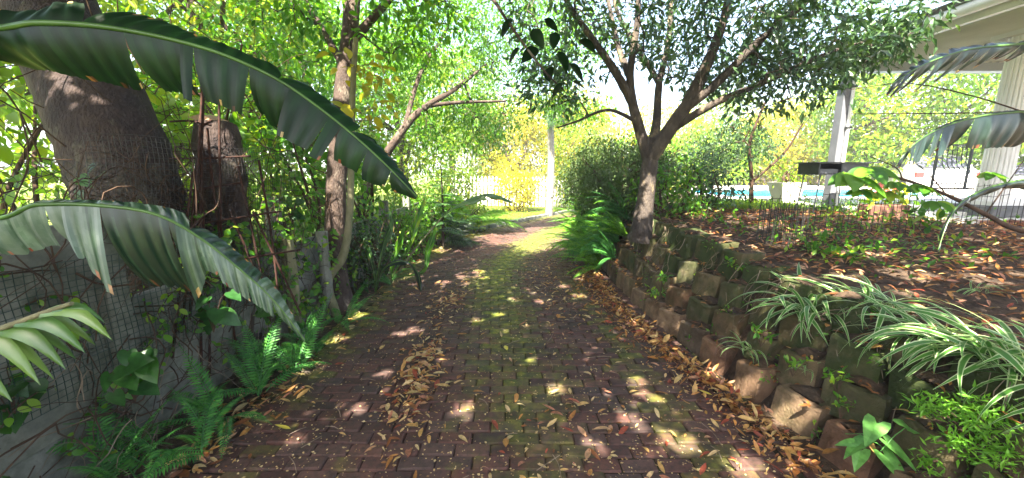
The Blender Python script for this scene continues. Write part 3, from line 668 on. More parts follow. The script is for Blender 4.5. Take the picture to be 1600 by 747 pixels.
# ------------------------------------------------------------------ ferns
def frond_mesh(name, n, wid, arch, mats, seg=.5, tipw=.15, ang=.25, lift=.0):
    """one pinnate frond: length 1 along +Y, arching over"""
    mb = MB(); u = np.linspace(0, 1, 14)
    cur = np.stack([0 * u, np.sin(u * arch) / max(arch, .01), (1 - np.cos(u * arch)) / max(arch, .01) * -1], 1)
    tube(mb, cur, np.linspace(.008, .003, 14), 4, .1, 0, cap=False)
    t = np.linspace(.07, .99, n); p = np.stack([np.interp(t, u, cur[:, i]) for i in range(3)], 1)
    tan = nrm(np.stack([0 * t, np.cos(t * arch), -np.sin(t * arch)], 1)); up = np.cross(A(1, 0, 0)[None], tan)
    ln = wid * np.minimum(1, .45 + t * 3) * np.clip((1.02 - t) / .45, tipw, 1)
    for sx in (-1, 1):
        d = nrm(A(sx, 0, 0)[None] * np.ones((n, 1)) + tan * (ang + t[:, None] * .5) + up * (lift - .15))
        leaves(mb, p, d, up + rng.normal(0, .15, (n, 3)), ln * rng.uniform(.85, 1.1, n), (T4[0] * A(seg, 1, 1), T4[1]), rng.random(n))
    return mb.mesh(name, mats)
FR = {k: [frond_mesh('frond', 30, .115, a, M[k], .62) for a in (1.1, 1.6, .7)] for k in ('fern', 'fern_lit')}
def fern(lb, loc, n, size, mk, group=None, el=(35, 75), az=None):
    t = thing('sword_fern', lb, 'fern', loc, group)
    for i in range(n):
        o = link('frond', FR[mk][i % 3], t)
        a = random.uniform(0, 6.283) if az is None else az + random.uniform(-1.2, 1.2)
        e = R(random.uniform(*el)); s = size * random.uniform(.7, 1.15)
        o.rotation_euler = Euler((e, random.uniform(-.3, .3), a), 'XYZ'); o.scale = (s, s, s)
        o.location = (random.uniform(-.05, .05), random.uniform(-.05, .05), random.uniform(0, .03))
    return t
FE = [('spreading sword fern at the left drive edge beside the skewed edging bricks', P(445, 560, 3.05), 13, .55),
      ('upright sword fern against the left wall below the drooping leaf tip', P(390, 590, 2.75), 12, .55),
      ('sword fern at the foot of the reddish trunk', P(525, 500, 4.0), 10, .5),
      ('thin sword fern against the mossy wall under the netting, lower left', P(225, 700, 2.05), 6, .5),
      ('sword fern at the left end of the wall by the photo corner', P(20, 690, 1.75), 7, .55),
      ('sword fern hugging the wall base between netting and rod lattice', P(330, 640, 2.45), 9, .5),
      ('small pale fern frond tuft on the leaf litter, bottom left', P(195, 745, 2.05), 4, .35),
      ('sword fern on the soil strip in front of the rod lattice', P(300, 690, 2.2), 8, .45), ('lush sword fern under the netting beside the pale dead stems', P(110, 720, 1.9), 8, .5),
      ('sword fern just left of the mossy timber post', P(480, 545, 3.4), 10, .5),
      ('dark sword fern left of the drive just before the split-leaf plant', P(600, 440, 5.4), 10, .5)]
for lb, q, n, sz in FE:
    fern(lb, (max(q[0], -2.1) + .06, q[1], .02), max(5, int(n * .75)), sz * 1.1, 'fern', None, (35, 85))
for k, (s, la, z, n, sz, lit) in enumerate([(5.9, 1.62, .05, 14, .62, 1), (6.5, 1.68, .1, 14, .7, 0), (7.1, 1.62, .1, 14, .75, 1), (7.8, 1.62, .1, 14, .8, 1), (8.6, 1.62, .1, 14, .8, 1), (9.4, 1.6, .1, 14, .85, 1),
                                            (6.0, 1.9, .42, 13, .62, 0), (6.7, 1.95, .5, 13, .65, 1), (7.4, 1.95, .5, 13, .7, 0), (8.2, 1.95, .55, 13, .75, 1), (9.0, 1.9, .5, 13, .75, 1), (10.2, 1.55, .1, 13, .85, 1), (5.55, 1.78, .25, 12, .5, 0), (5.8, 1.95, .55, 12, .55, 1), (6.2, 1.75, .3, 13, .6, 1), (6.3, 2.1, .75, 12, .6, 0), (6.9, 2.1, .8, 12, .65, 1), (7.6, 1.7, .45, 13, .7, 1), (8.4, 1.65, .4, 13, .75, 1), (9.4, 1.6, .45, 13, .8, 1)]):
    p, a = path(s, la)
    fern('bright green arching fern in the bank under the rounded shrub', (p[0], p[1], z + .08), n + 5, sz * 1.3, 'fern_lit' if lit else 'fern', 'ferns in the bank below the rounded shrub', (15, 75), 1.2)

# ------------------------------------------------------------------ variegated spider plants on the wall top
def ribbon(name, arch, wob_):
    mb = MB(); n = 10; u = np.linspace(0, 1, n + 1)
    y = np.sin(u * arch) / arch; z = (np.cos(u * arch) - 1) / arch + .0
    x = wob_ * u * u; w = .028 * np.clip(np.minimum(.6 + u * 1.2, (1.02 - u) * 2.4), .02, 1)
    V = []
    for i in range(n + 1):
        for k, (q, dz) in enumerate(((-1, .30), (-.66, .12), (.66, .12), (1, .30))): V.append((x[i] + q * w[i], y[i], z[i] + dz * w[i]))
    for k in range(3):
        f = [[i * 4 + k, i * 4 + k + 1, i * 4 + k + 5, i * 4 + k + 4] for i in range(n)]
        if k == 0: mb.add(V, f, .5, 0 if k == 1 else 1)
        else: mb.f[4].append(np.array(f)); mb.r[4].append(np.full(n, .5)); mb.m[4].append(np.full(n, 0 if k == 1 else 1)); mb.g[4].append(np.zeros(n))
    return mb.mesh(name, [M['spider_green'], M['spider_white']], True)
RB = [ribbon('leaf', a, w) for a, w in ((1.5, .05), (1.9, -.08), (2.3, .1), (1.2, 0), (2.0, .02), (1.7, -.12))]
def spider(lb, loc, n, size, az=None, spread=3.1):
    t = thing('spider_plant', lb, 'spider plant', loc)
    for i in range(n):
        o = link('leaf', RB[i % 6], t); s = size * random.uniform(.5, 1.15)
        a = (0 if az is None else az) + random.uniform(-spread, spread)
        o.rotation_euler = Euler((R(random.uniform(22, 80)), random.uniform(-.5, .5), a), 'XYZ'); o.scale = (s, s, s)
        o.location = (random.uniform(-.11, .11) * size * 2, random.uniform(-.14, .14) * size * 2, 0)
    return t
def on_bed(x, y, dz=0): return (x, y, float(terrace_z(x, y)) + dz)
spider('large white-edged spider plant spilling over the top of the block wall', on_bed(2.22, 2.72, .0), 95, .52, 1.9, 2.6)
spider('white-edged spider plant between the two large clumps on the wall top', on_bed(2.45, 2.45, .0), 50, .44, 1.9, 2.8)
spider('white-edged spider plant hanging over the big mossy block', on_bed(2.42, 2.02, .02), 66, .5, 1.7, 2.4)
spider('large white-edged spider plant spilling over the wall at the right photo edge', on_bed(2.48, 1.72, .02), 80, .55, 1.6, 2.3)
spider('broad-leaved spider plant at the far right edge of the wall top', on_bed(2.55, 1.45, .0), 40, .5, 1.4, 2.0)
spider('small spider plant alone on the bare soil behind the wall', on_bed(3.35, 2.62, .0), 14, .2)
spider('tiny spider plant at the right photo edge on the bare soil', on_bed(3.7, 2.35, .0), 12, .2)
spider('small spider plant tucked among the blocks below the large clump', P(1262, 668 - 90, 2.55), 12, .16, 1.6, 1.5)
spider('small spider plant sprouting from a lower block near the leaf drift', P(1165, 545, 2.95), 16, .22, 1.6, 1.8)
# arrowhead plant
ah = thing('arrowhead_plant', 'pale green arrowhead plant growing out of the blocks at lower right', 'plant', P(1385, 720, 2.0))
def arrow_mesh():
    mb = MB(); pts = [(0, 0), (.10, -.20), (.26, -.22), (.30, -.02), (.27, .25), (.16, .6), (0, 1.0)]
    V = [(0, 0, 0), (0, .4, -.02), (0, 1, -.1)]
    for sx in (-1, 1):
        v = [(0, 0, 0), (0, .35, -.01), (0, 1.0, -.12)] + [(sx * x, y, .06 * abs(x) * 3 - .1 * max(y, 0) ** 2) for x, y in pts[1:6]]
        f = [[0, 3, 4], [0, 4, 5], [0, 5, 6], [0, 6, 1], [1, 6, 7], [1, 7, 2]]
        if sx < 0: f = [q[::-1] for q in f]
        mb.add(v, f, random.random())
    tube(mb, [(0, 0, 0), (0, -.4, -.25), (0, -.7, -.8)], [.012, .014, .014], 4, .2)
    return mb.mesh('leaf', M['arrow'], True)
AM = arrow_mesh(); ahl = np.array(ah.location)
for px, py, az, sz, tl in [(1370, 662, 2.2, .17, -.25), (1415, 668, -1.2, .17, -.2), (1385, 690, -2.6, .16, -.5), (1350, 690, 1.7, .15, -.4), (1345, 705, 2.3, .12, -.5), (1382, 712, -2.9, .17, -.6), (1332, 692, 1.4, .08, -.3)]:
    place(link('leaf', AM, ah), P(px, py, 1.95) - ahl, (tl, random.uniform(-.3, .3), az), sz)
# feathery ground cover, bottom right corner
gc = MB(); N = 900
bp = P(1560, 690, 1.75); k = 44
cen = bp + rng.normal(0, 1, (k, 3)) * A(.16, .14, .10) + A(.05, 0, -.02)
ci = rng.integers(0, k, 2600); pos = cen[ci] + rng.normal(0, .03, (2600, 3))
leaves(gc, pos - bp, nrm(rvec(2600) + A(-.4, -.3, .4)), nrm(rvec(2600) + A(0, 0, .8)), rng.uniform(.03, .06, 2600), (T4[0] * A(.6, 1, 1), T4[1]), rng.random(2600))
fy = thing('feathery_plant', 'feathery bright green trailing plant in the bottom right corner', 'plant', bp)
gc.build('foliage', M['fern_lit'], fy)
sm = MB()
for c in cen: tube(sm, spline([A(.05, .05, -.12), (c - bp) * .5 + A(0, 0, -.03), c - bp], 5), .003, 4)
sm.build('stem', M['twig'], fy)
# seedlings sprouting between the blocks
wd_n = [('weedy sprig between blocks under the blotched trunk', (1035, 445, 4.1), .16), ('pale weedy sprig on the second course of blocks', (1025, 465, 3.9), .14), ('small leafy weed on a block below the spider plant', (1310, 600, 2.3), .11),
        ('creeping weed on the sunlit lower blocks', (1240, 575, 2.5), .10), ('leafy weed beside the small spider plant on the blocks', (1190, 530, 2.8), .12), ('leafy weed on top of the wall by the wire fence', (1150, 425, 3.5), .13),
        ('small round-leaved weed under the mossy blocks', (1315, 640, 2.2), .08), ('broad green weed on the bare soil, right photo edge', (1570, 420, 3.4), .2), ('low green weed in the garden bed before the brick edging', (1490, 395, 3.9), .16),
        ('leafy seedling standing in the garden bed behind the spider plants', (1330, 415, 3.6), .26), ('seedling with large pale leaves beside the terracotta trough', (1430, 360, 4.2), .32), ('bushy seedling before the wire fence', (1260, 405, 3.7), .22)]
for lb, q, sz in wd_n:
    c = P(*q); t = thing('weed', lb, 'weed', c); f = MB(); s_ = MB(); n = 5
    for j in range(n):
        e = A(random.uniform(-1, 1), random.uniform(-1, 1), random.uniform(.5, 1.3)) * sz * .7; tube(s_, spline([A(0, 0, -.06), e * .6, e], 4), .0022, 4)
        m_ = 7; pp = e * rng.uniform(.35, 1.05, (m_, 1)); leaves(f, pp, nrm(rvec(m_) + A(0, 0, .2)), nrm(rvec(m_) * .5 + A(0, 0, 1)), sz * rng.uniform(.25, .5, m_), TOVAL, rng.random(m_))
    s_.build('stem', M['twig'], t); f.build('foliage', M['leaf_lush'], t, True)
# low weeds and ground cover over the bed
gw = MB(); N = 4200
x = rng.uniform(2.5, 5.8, N); y = rng.uniform(2.9, 7.6, N); dn = np.sin(x * 2.3) * np.sin(y * 1.9 + 1) + rng.normal(0, .45, N) - np.clip((3.6 - y), 0, 1) * 1.2
m_ = dn > -.1; x, y = x[m_], y[m_]; N = len(x); z = terrace_z(x, y)
pos = np.stack([x, y, z + rng.random(N) ** 1.5 * .16], 1)
leaves(gw, pos, nrm(rvec(N) + A(0, 0, .3)), nrm(rvec(N) * .6 + A(0, 0, 1)), rng.uniform(.04, .09, N), T4, rng.random(N))
tag(gw.build('ground_cover', M['leaf_lush']), 'low leafy ground cover scattered over the garden bed', 'ground cover', kind='stuff')

# ------------------------------------------------------------------ banana leaves
def banana_leaf(parent, org, mid, wl, wr, strips, down, nm='leaf', mt='leaf_banana', n=150, side=None, ripple=.006, gap=.35, droop=(.2, .2), ribr=.012, ribmat='leaf_banana_pale', edge=.35, hang=False, shade_of=None):
    """blade split into strips along its side veins; wl, wr = half widths left and right (lists along the rib)"""
    mid = spline(mid, n); tan = nrm(np.gradient(mid, axis=0)); dn = nrm(np.asarray(down, float))
    lat = nrm(np.cross(tan, -dn[None])) if side is None else nrm(np.broadcast_to(np.asarray(side, float), tan.shape) - tan * (tan @ np.asarray(side, float))[:, None])
    if hang: lat = np.broadcast_to(nrm(np.asarray(side, float)), tan.shape)
    up = nrm(np.cross(lat, tan)); up = np.where((up @ dn)[:, None] > 0, -up, up)
    blade = MB(); u = np.linspace(0, 1, n)
    for sgn, ww, cuts, dr in ((-1, wl, strips[0], droop[0]), (1, wr, strips[1], droop[1])):
        W = np.interp(u, np.linspace(0, 1, len(ww)), ww); edges = [0.0] + list(cuts) + [1.0]
        for a, b in zip(edges[:-1], edges[1:]):
            ia, ib = int(a * (n - 1)), int(b * (n - 1))
            if ib - ia < 1: continue
            ids = np.arange(ia, ib + 1); m = len(ids); nv = 10; rag = 1 - np.abs(rng.normal(0, .02, m)) - .10 * (rng.random(m) < .05); d0 = dr + random.uniform(-.2, .25); cen = (ia + ib) / 2
            V = np.zeros((m, nv, 3)); lenf = random.uniform(.88, 1.06)
            for j in range(nv):
                q = j / (nv - 1); sh = cen + (ids - cen) * (1 - gap * .28 * q ** 2) + q * 2.2
                sh = np.clip(sh, 0, n - 1); M_ = np.stack([np.interp(sh, np.arange(n), mid[:, i]) for i in range(3)], 1)
                ang = d0 * (0.3 + 1.1 * q); dist = W[ids] * q * lenf * (1 + (rag - 1) * q)
                V[:, j] = M_ * 1 + lat[ids] * sgn * (dist * np.cos(ang))[:, None] + dn * (dist * np.sin(ang))[:, None]
                V[:, j] += up[ids] * (ripple * (np.sin(ids * 1.15 + sgn) + .8 * np.sin(ids * .31 + 2)) * min(1, q * 1.6))[:, None]
            i = np.arange(m - 1)[:, None] * nv + np.arange(nv - 1)[None]
            f = np.stack([i, i + 1, i + nv + 1, i + nv], -1).reshape(-1, 4)
            if sgn > 0: f = f[:, ::-1]
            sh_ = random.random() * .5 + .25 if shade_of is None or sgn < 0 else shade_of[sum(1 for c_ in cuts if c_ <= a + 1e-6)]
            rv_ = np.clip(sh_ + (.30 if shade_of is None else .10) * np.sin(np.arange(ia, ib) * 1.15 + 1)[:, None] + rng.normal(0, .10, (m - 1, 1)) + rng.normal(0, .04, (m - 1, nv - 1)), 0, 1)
            mi = np.zeros((m - 1, nv - 1), int); mi[:, -1] = np.where(rng.random(m - 1) < edge, 1, 0)
            blade.add(V.reshape(-1, 3) - org, f, rv_.ravel(), mi.ravel())
    o = blade.build(nm, [M[mt], M['fallen']], parent, smooth=True)
    rib = MB(); tube(rib, mid - org, np.linspace(ribr, ribr * .25, n), 6, .6); rib.build('midrib', M[ribmat], o, smooth=True)
    return o
b0 = A(-2.0, .75, 0.0); bl = thing('banana_plant', 'banana plant whose dark torn leaves reach in from the left photo edge', 'banana plant', b0)
w = MB(); tube(w, spline([A(0, 0, -.05), A(.02, 0, .8), A(.05, .05, 1.7), A(.08, .12, 2.05)], 16), np.linspace(.11, .06, 16), 12, .5, lump=.02); w.build('stem', M['bark_pale'], bl, smooth=True)
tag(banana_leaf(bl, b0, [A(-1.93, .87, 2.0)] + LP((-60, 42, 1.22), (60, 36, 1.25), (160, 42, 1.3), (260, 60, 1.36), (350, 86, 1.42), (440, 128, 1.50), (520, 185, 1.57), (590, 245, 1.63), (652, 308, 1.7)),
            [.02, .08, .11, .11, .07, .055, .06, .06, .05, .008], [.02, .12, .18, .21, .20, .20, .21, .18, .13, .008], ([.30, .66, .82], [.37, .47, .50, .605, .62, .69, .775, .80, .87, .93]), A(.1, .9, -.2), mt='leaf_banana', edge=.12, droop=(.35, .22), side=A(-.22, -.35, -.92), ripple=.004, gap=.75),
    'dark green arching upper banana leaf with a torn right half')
tag(banana_leaf(bl, b0, [A(-1.95, .85, 1.9)] + LP((-60, 330, 1.22), (60, 320, 1.25), (150, 321, 1.28), (240, 334, 1.33), (310, 370, 1.40), (380, 425, 1.48), (430, 472, 1.54), (476, 532, 1.60)),
            [.02, .012, .018, .02, .03, .055, .06, .045, .008], [.02, .12, .14, .14, .15, .19, .31, .31, .31, .30, .12, .11, .10, .09, .075, .05, .008], ([.6, .8], [.265, .30, .385, .54, .56, .66, .76, .86]), A(.05, .9, -.2), mt='silver', droop=(.3, .18), side=A(.05, -.25, -.97), ripple=.0055, gap=.5, ribr=.009, hang=True, edge=.12, shade_of=[.75, .85, .72, .12, .1, .6, .7, .65, .6]),  # tone per strip: painted sheen on most, painted dark on the turned-away panel
    'glossy lower banana leaf hanging in torn strips')
# pale feather-shaped leaf low on the left
b2 = A(-2.0, 1.0, 0); pl = thing('palm_seedling', 'young palm with a pale green feather leaf at the left photo edge', 'palm', b2)
w = MB(); mid = spline([A(-1.9, 1.0, .75)] + LP((-90, 545, 1.2), (0, 514, 1.16), (60, 492, 1.13), (112, 474, 1.1)), 24); tube(w, mid - b2, np.linspace(.012, .006, 24), 6, .6); tube(w, spline([A(0, 0, 0), A(.03, 0, .4), mid[0] - b2], 8), np.linspace(.03, .013, 8), 7, .4); w.build('stem', M['bark_pale'], pl, True)
for k, (ex, ey, i, wdt) in enumerate([(176, 532, 18, .020), (165, 505, 20, .014), (134, 552, 14, .022), (104, 578, 11, .024), (64, 602, 8, .026), (20, 628, 5, .028), (150, 540, 16, .016), (-30, 640, 3, .03), (120, 562, 12, .018), (84, 592, 9, .02)]):
    q0 = mid[i]; q1 = P(ex, ey, 1.12 + .02 * k); L = np.linalg.norm(q1 - q0); dv = (q1 - q0) / L
    lf = MB(); n = 9; uu = np.linspace(0, 1, n); c = q0 + (q1 - q0) * uu[:, None] + A(.02, 0, .2)[None] * (np.sin(uu * math.pi) * L)[:, None]
    sd = nrm(np.cross(dv, A(.1, -.75, .65))); ww = wdt * np.sin(np.pi * (uu * .92 + .08) ** .6) ** .7
    V = np.stack([c - sd * ww[:, None], c + nrm(np.cross(sd, dv)) * .006, c + sd * ww[:, None]], 1).reshape(-1, 3) - b2
    f = [[i_ * 3 + q, i_ * 3 + q + 1, i_ * 3 + q + 4, i_ * 3 + q + 3] for i_ in range(n - 1) for q in (0, 1)]
    lf.add(V, f, random.random()).build('leaflet', M['leaf_banana_pale'], pl, True)
# creeping broadleaf on the left wall
for lb, q, n, sz in [('heart-leaved creeper on the wall below the pale feather leaf', (205, 590, 1.95), 11, .13), ('broad-leaved creeper in the bottom left corner of the wall', (15, 625, 1.65), 7, .13), ('green leafy sprig climbing the rod lattice', (330, 490, 2.5), 7, .13),
                     ('leafy sprig against the wall near the drooping leaf tip', (420, 480, 3.0), 8, .12), ('leafy creeper on the wall left of the reddish trunk', (470, 530, 3.4), 8, .12), ('leafy sprig rising over the wall beside the grey post', (455, 330, 3.7), 9, .13), ('small leafy sprig on the chain link above the wall', (125, 292, 2.2), 4, .11)]:
    c = P(*q); t = thing('creeper', lb, 'creeper', c); f = MB(); s_ = MB()
    for j in range(n):
        e = A(random.uniform(-.5, .7), random.uniform(-.5, .4), random.uniform(-.3, .9)) * sz * 1.3; tube(s_, spline([A(0, 0, -sz), e * .5 + A(0, 0, .02), e], 5), .003, 4)
        leaves(f, e[None], nrm(rvec(1) * .6 + A(.3, -.5, -.3)), nrm(A([.2, -.6, .8]) + rvec(1) * .35), sz * random.uniform(.6, 1.05), THEART, [random.random()])
    s_.build('stem', M['twig'], t); f.build('foliage', M['creeper'], t, True)

# right: banana leaves hanging in from the right photo edge
b3 = A(4.4, 2.6, .75); br_ = thing('banana_plant', 'banana plant at the right photo edge with bluish tattered leaves before the column', 'banana plant', b3)
w = MB(); tube(w, spline([A(0, 0, -.1), A(0, 0, .8), A(-.04, 0, 1.6), A(-.1, .05, 1.9)], 12), np.linspace(.10, .055, 12), 12, .5, lump=.02); w.build('stem', M['bark_pale'], br_, smooth=True)
tag(banana_leaf(br_, b3, [A(4.3, 2.65, 2.5)] + LP((1640, 170, 3.05), (1590, 175, 3.0), (1530, 182, 2.95), (1470, 200, 2.9), (1430, 224, 2.85), (1405, 250, 2.85)), [.02, .02, .02, .02, .015, .01, .005], [.05, .27, .27, .25, .22, .17, .05], ([.5], [.3, .52, .60, .66, .70, .75, .79, .83, .87, .91, .95]), A(0, .9, -.1), mt='leaf_banana_blue', droop=(.3, .2), side=A(-.12, -.2, -.97), n=90, gap=.9, hang=True),
    'bluish folded banana leaf hanging before the column')
tag(banana_leaf(br_, b3, [A(4.3, 2.65, 2.6)] + LP((1640, 62, 2.9), (1580, 70, 2.85), (1520, 76, 2.8), (1470, 90, 2.75), (1430, 108, 2.7), (1395, 130, 2.7)), [.03, .06, .05, .05, .06, .05, .01], [.05, .16, .12, .24, .26, .24, .05], ([.3, .45, .55, .62, .68, .74, .8, .86], [.2, .27, .34, .42, .47, .51, .56, .60, .64, .68, .73, .78, .82, .86, .91]), A(-.3, .8, -.1), mt='leaf_banana_blue', droop=(.3, .35), side=A(-.42, -.2, -.88), n=90, gap=2.2, hang=True),
    'tattered upper banana leaf below the patio ceiling')
tag(banana_leaf(br_, b3, [A(4.3, 2.65, 2.2)] + LP((1640, 268, 3.0), (1590, 282, 2.95), (1540, 295, 2.9), (1500, 318, 2.85), (1480, 350, 2.82), (1466, 390, 2.8)), [.02, .05, .05, .06, .05, .05, .01], [.02, .07, .07, .06, .06, .05, .01], ([.5, .7], [.4, .6, .8]), A(0, .1, -1), mt='leaf_banana_blue', droop=(.9, 1.3), side=A(-.4, -.8, 0), n=50, gap=1),
    'twisted withering banana leaf drooping to the soil')
# pawpaw-like branch leaning in from the right
b4 = A(4.9, 3.2, .8); pw = thing('leaning_shrub', 'leaning bare stem with large lobed green leaves at its tip before the trough', 'shrub', b4)
w = MB(); tube(w, spline([A(.4, -.3, -.05), A(.15, -.15, .15)] + [p - b4 for p in LP((1600, 362, 3.6), (1540, 335, 3.6), (1480, 305, 3.6), (1410, 280, 3.55), (1345, 268, 3.5))], 30), np.linspace(.034, .007, 30), 8, .4, lump=.04)
for q in [((1480, 305, 3.6), (1440, 262, 3.6), (1400, 240, 3.7)), ((1410, 280, 3.55), (1400, 262, 3.5), (1360, 245, 3.5)), ((1540, 335, 3.6), (1600, 250, 3.6))]:
    tube(w, spline([p - b4 for p in LP(*q)], 10), np.linspace(.007, .003, 10), 5)
w.build('stem', M['twig'], pw, True); w = MB(); tube(w, spline([A(.4, -.3, -.05), P(1640, 270, 3.5) - b4, P(1600, 175, 3.4) - b4], 10), np.linspace(.02, .008, 10), 6)
for q in [((1600, 175, 3.4), (1520, 150, 3.4), (1420, 130, 3.3), (1330, 140, 3.3)), ((1600, 175, 3.4), (1480, 177, 3.4), (1330, 178, 3.4))]: tube(w, spline([p - b4 for p in LP(*q)], 10), np.linspace(.007, .003, 10), 5)
w.build('stem', M['twig'], pw, True)
for px, py, d, s in [(1330, 272, 3.5, .34), (1360, 262, 3.5, .26), (1385, 300, 3.5, .2), (1440, 290, 3.55, .22), (1400, 285, 3.5, .18), (1550, 270, 3.55, .16), (1465, 315, 3.55, .18), (1345, 296, 3.45, .16)]:
    f = MB(); m_ = 7; a = np.linspace(-1.9, 1.9, m_); dv = np.stack([np.sin(a), -np.cos(a) * .5, -.25 + 0 * a], 1)
    leaves(f, np.zeros((m_, 3)), dv, nrm(A([0, -.5, 1]) + rng.normal(0, .12, (m_, 3))), s * (1 - .25 * np.abs(a) / 1.9), TOVAL, rng.random(m_), 0, 1.2)
    place(f.build('leaf', M['leaf_lush'], pw, True), P(px, py, d) - b4, (0, 0, random.uniform(-.5, .5)))

# ------------------------------------------------------------------ plants along the left of the drive
np_b = A(-1.50, 8.2, 0); npn = thing('norfolk_pine', 'small tiered conifer with flat dark branches left of the drive', 'conifer', np_b)
w = MB(); tube(w, spline([A(0, 0, 0), A(.02, 0, 1.0), A(.0, .02, 1.85)], 10), np.linspace(.035, .008, 10), 7, .5); w.build('trunk', M['bark_brown'], npn, True)
fm = frond_mesh('branch', 40, .20, .3, M['leaf_tree'], .75, .25, .9, .1)
for k in range(8):
    z = .35 + k * .19; L = .95 * (1 - k / 9.5)
    for j in range(5): place(link('branch', fm, npn), (0, 0, z), (R(random.uniform(0, 10)), 0, j * 1.257 + k * .6 + random.uniform(-.2, .2)), L)
sp_b = A(-1.42, 8.2, -.02); spl = thing('split_leaf_plant', 'dark split-leaved plant leaning over the left edge of the drive', 'plant', sp_b)
fm = frond_mesh('leaf', 11, .42, .9, M['leaf_deep'], .32, .35, .75)
for k in range(12): place(link('leaf', fm, spl), (random.uniform(-.08, .08), random.uniform(-.08, .08), random.uniform(.05, .35)), (R(random.uniform(10, 65)), random.uniform(-.3, .3), random.uniform(-2.8, .8)), random.uniform(.6, 1.0))
# pale strap leaf on a long stalk
bs_b = A(-1.75, 5.4, -.02); bsp = thing('strap_leaf_plant', 'tall-stalked plant with one pale strap leaf leaning towards the drive', 'plant', bs_b)
w = MB(); tube(w, spline([A(0, 0, 0)] + [p - bs_b for p in LP((640, 400, 5.5), (690, 340, 5.5))], 8), np.linspace(.02, .010, 8), 6, .5); w.build('stem', M['bark_pale'], bsp, True)
banana_leaf(bsp, bs_b, LP((690, 340, 5.5), (725, 315, 5.5), (765, 303, 5.5), (800, 315, 5.5)), [.01, .07, .07, .01], [.01, .1, .1, .01], ([.5], [.6]), A(0, 0, -1), mt='leaf_banana_pale', n=24, droop=(.2, .5), side=A(0, -1, 0))
for k, (px, py) in enumerate(((650, 350), (620, 390), (668, 395))):
    banana_leaf(bsp, bs_b, [bs_b + A(0, 0, .1), P(px - 8, py + 30, 5.4), P(px, py, 5.4), P(px + 14, py - 40, 5.4)], [.01, .04, .06, .005], [.01, .04, .06, .005], ([], []), A(0, .3, -1), mt='leaf_lush', n=20, droop=(.1, .1), side=A(.9, -.3, 0))
dp = thing('drooping_leaf_plant', 'dark plant with a grey-blue leaf drooping onto the drive edge', 'plant', A(-1.85, 5.0, 0))
for k, q in enumerate([((600, 420, 5.0), (630, 408, 4.95), (652, 425, 4.9), (658, 455, 4.85)), ((590, 425, 5.0), (600, 380, 5.0), (612, 350, 5.0), (610, 330, 5.0)), ((585, 430, 5.0), (575, 390, 5.0), (560, 360, 5.0))]):
    banana_leaf(dp, A(-1.85, 5.0, 0), [A(-1.85, 5.0, .0)] + LP(*q), [.01, .03, .07, .06, .01], [.01, .03, .07, .06, .01], ([], []), A(0, .2, -1), mt='leaf_banana_blue' if k == 0 else 'leaf_deep', n=24, droop=(.25, .25), side=A(.8, -.5, .1))
for nm, lb, c, r, k, lmn, ls in [('hedge_shrub', 'dark twiggy shrub between the reddish trunk and the tiered conifer', (-1.98, 5.2, 0), (.26, .6, .5), 60, 'leaf_deep', .07),
                                 ('hedge_shrub', 'leafy shrub under the tiered conifer at the drive edge', (-1.95, 6.9, 0), (.35, .7, .5), 70, 'leaf_lush', .08),
                                 ('hedge_shrub', 'bright green shrub at the start of the bend on the left', (-1.75, 8.6, 0), (.5, .9, .6), 90, 'leaf_lush', .09),
                                 ('hedge_shrub', 'low sunlit shrub beside the kerb on the outside of the bend', (-1.2, 10.4, 0), (.6, .8, .45), 80, 'leaf_lime', .09)]:
    shrub(nm, lb, c, r, k, lmn, T4, ls, 20, .11, 6)
# feathery pale palm in the bend
fp_b = A(-1.2, 10.2, 0); fpl = thing('feather_palm', 'pale green feathery palm arching beside the bend on the left', 'palm', fp_b)
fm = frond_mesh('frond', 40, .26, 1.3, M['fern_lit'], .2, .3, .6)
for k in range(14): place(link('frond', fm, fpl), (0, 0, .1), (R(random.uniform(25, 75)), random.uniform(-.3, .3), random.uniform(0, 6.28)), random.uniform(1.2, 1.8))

# ------------------------------------------------------------------ beyond the bend
pb = A(1.35, 14.0, 0.02); pt = thing('palm_tree', 'palm with a white trunk and drooping crown beyond the bend', 'palm', pb)
w = MB(); tube(w, spline([A(0, 0, -.05), A(.05, 0, 1.6), A(0, 0, 3.6)], 14), np.linspace(.15, .11, 14), 12, .5, lump=.02); w.build('trunk', M['bark_palm'], pt, True)
fm = frond_mesh('frond', 22, .30, 2.0, M['leaf_tree'], .35, .4, .7)
for k in range(16): place(link('frond', fm, pt), (0, 0, 3.6), (R(random.uniform(-10, 70)), random.uniform(-.3, .3), random.uniform(0, 6.28)), random.uniform(.9, 1.3))
wf = thing('picket_fence', 'white picket fence at the end of the drive behind yellow bushes', 'fence', (0, 17.0, 0))
pm = MB(); v = [(-.05, -.012, 0), (.05, -.012, 0), (.05, -.012, 1.25), (0, -.012, 1.36), (-.05, -.012, 1.25)]; v2 = [(x, .012, z) for x, y, z in v]
pm.add(v + v2, [[0, 1, 6, 5], [1, 2, 7, 6], [2, 3, 8, 7], [3, 4, 9, 8], [4, 0, 5, 9], [0, 4, 2, 1], [5, 6, 7, 9]]); pm.add(v + v2, [[4, 3, 2], [9, 7, 8]])
pme = pm.mesh('picket', M['white_plaster'])
for k in range(46): place(link('picket', pme, wf), (-2.6 + k * .16, 0, .05))
for z in (.35, 1.0):
    b = MB(); box(b, (-2.7, .015, z), (4.8, .05, z + .09)); b.build('rail', M['white_paint'], wf)
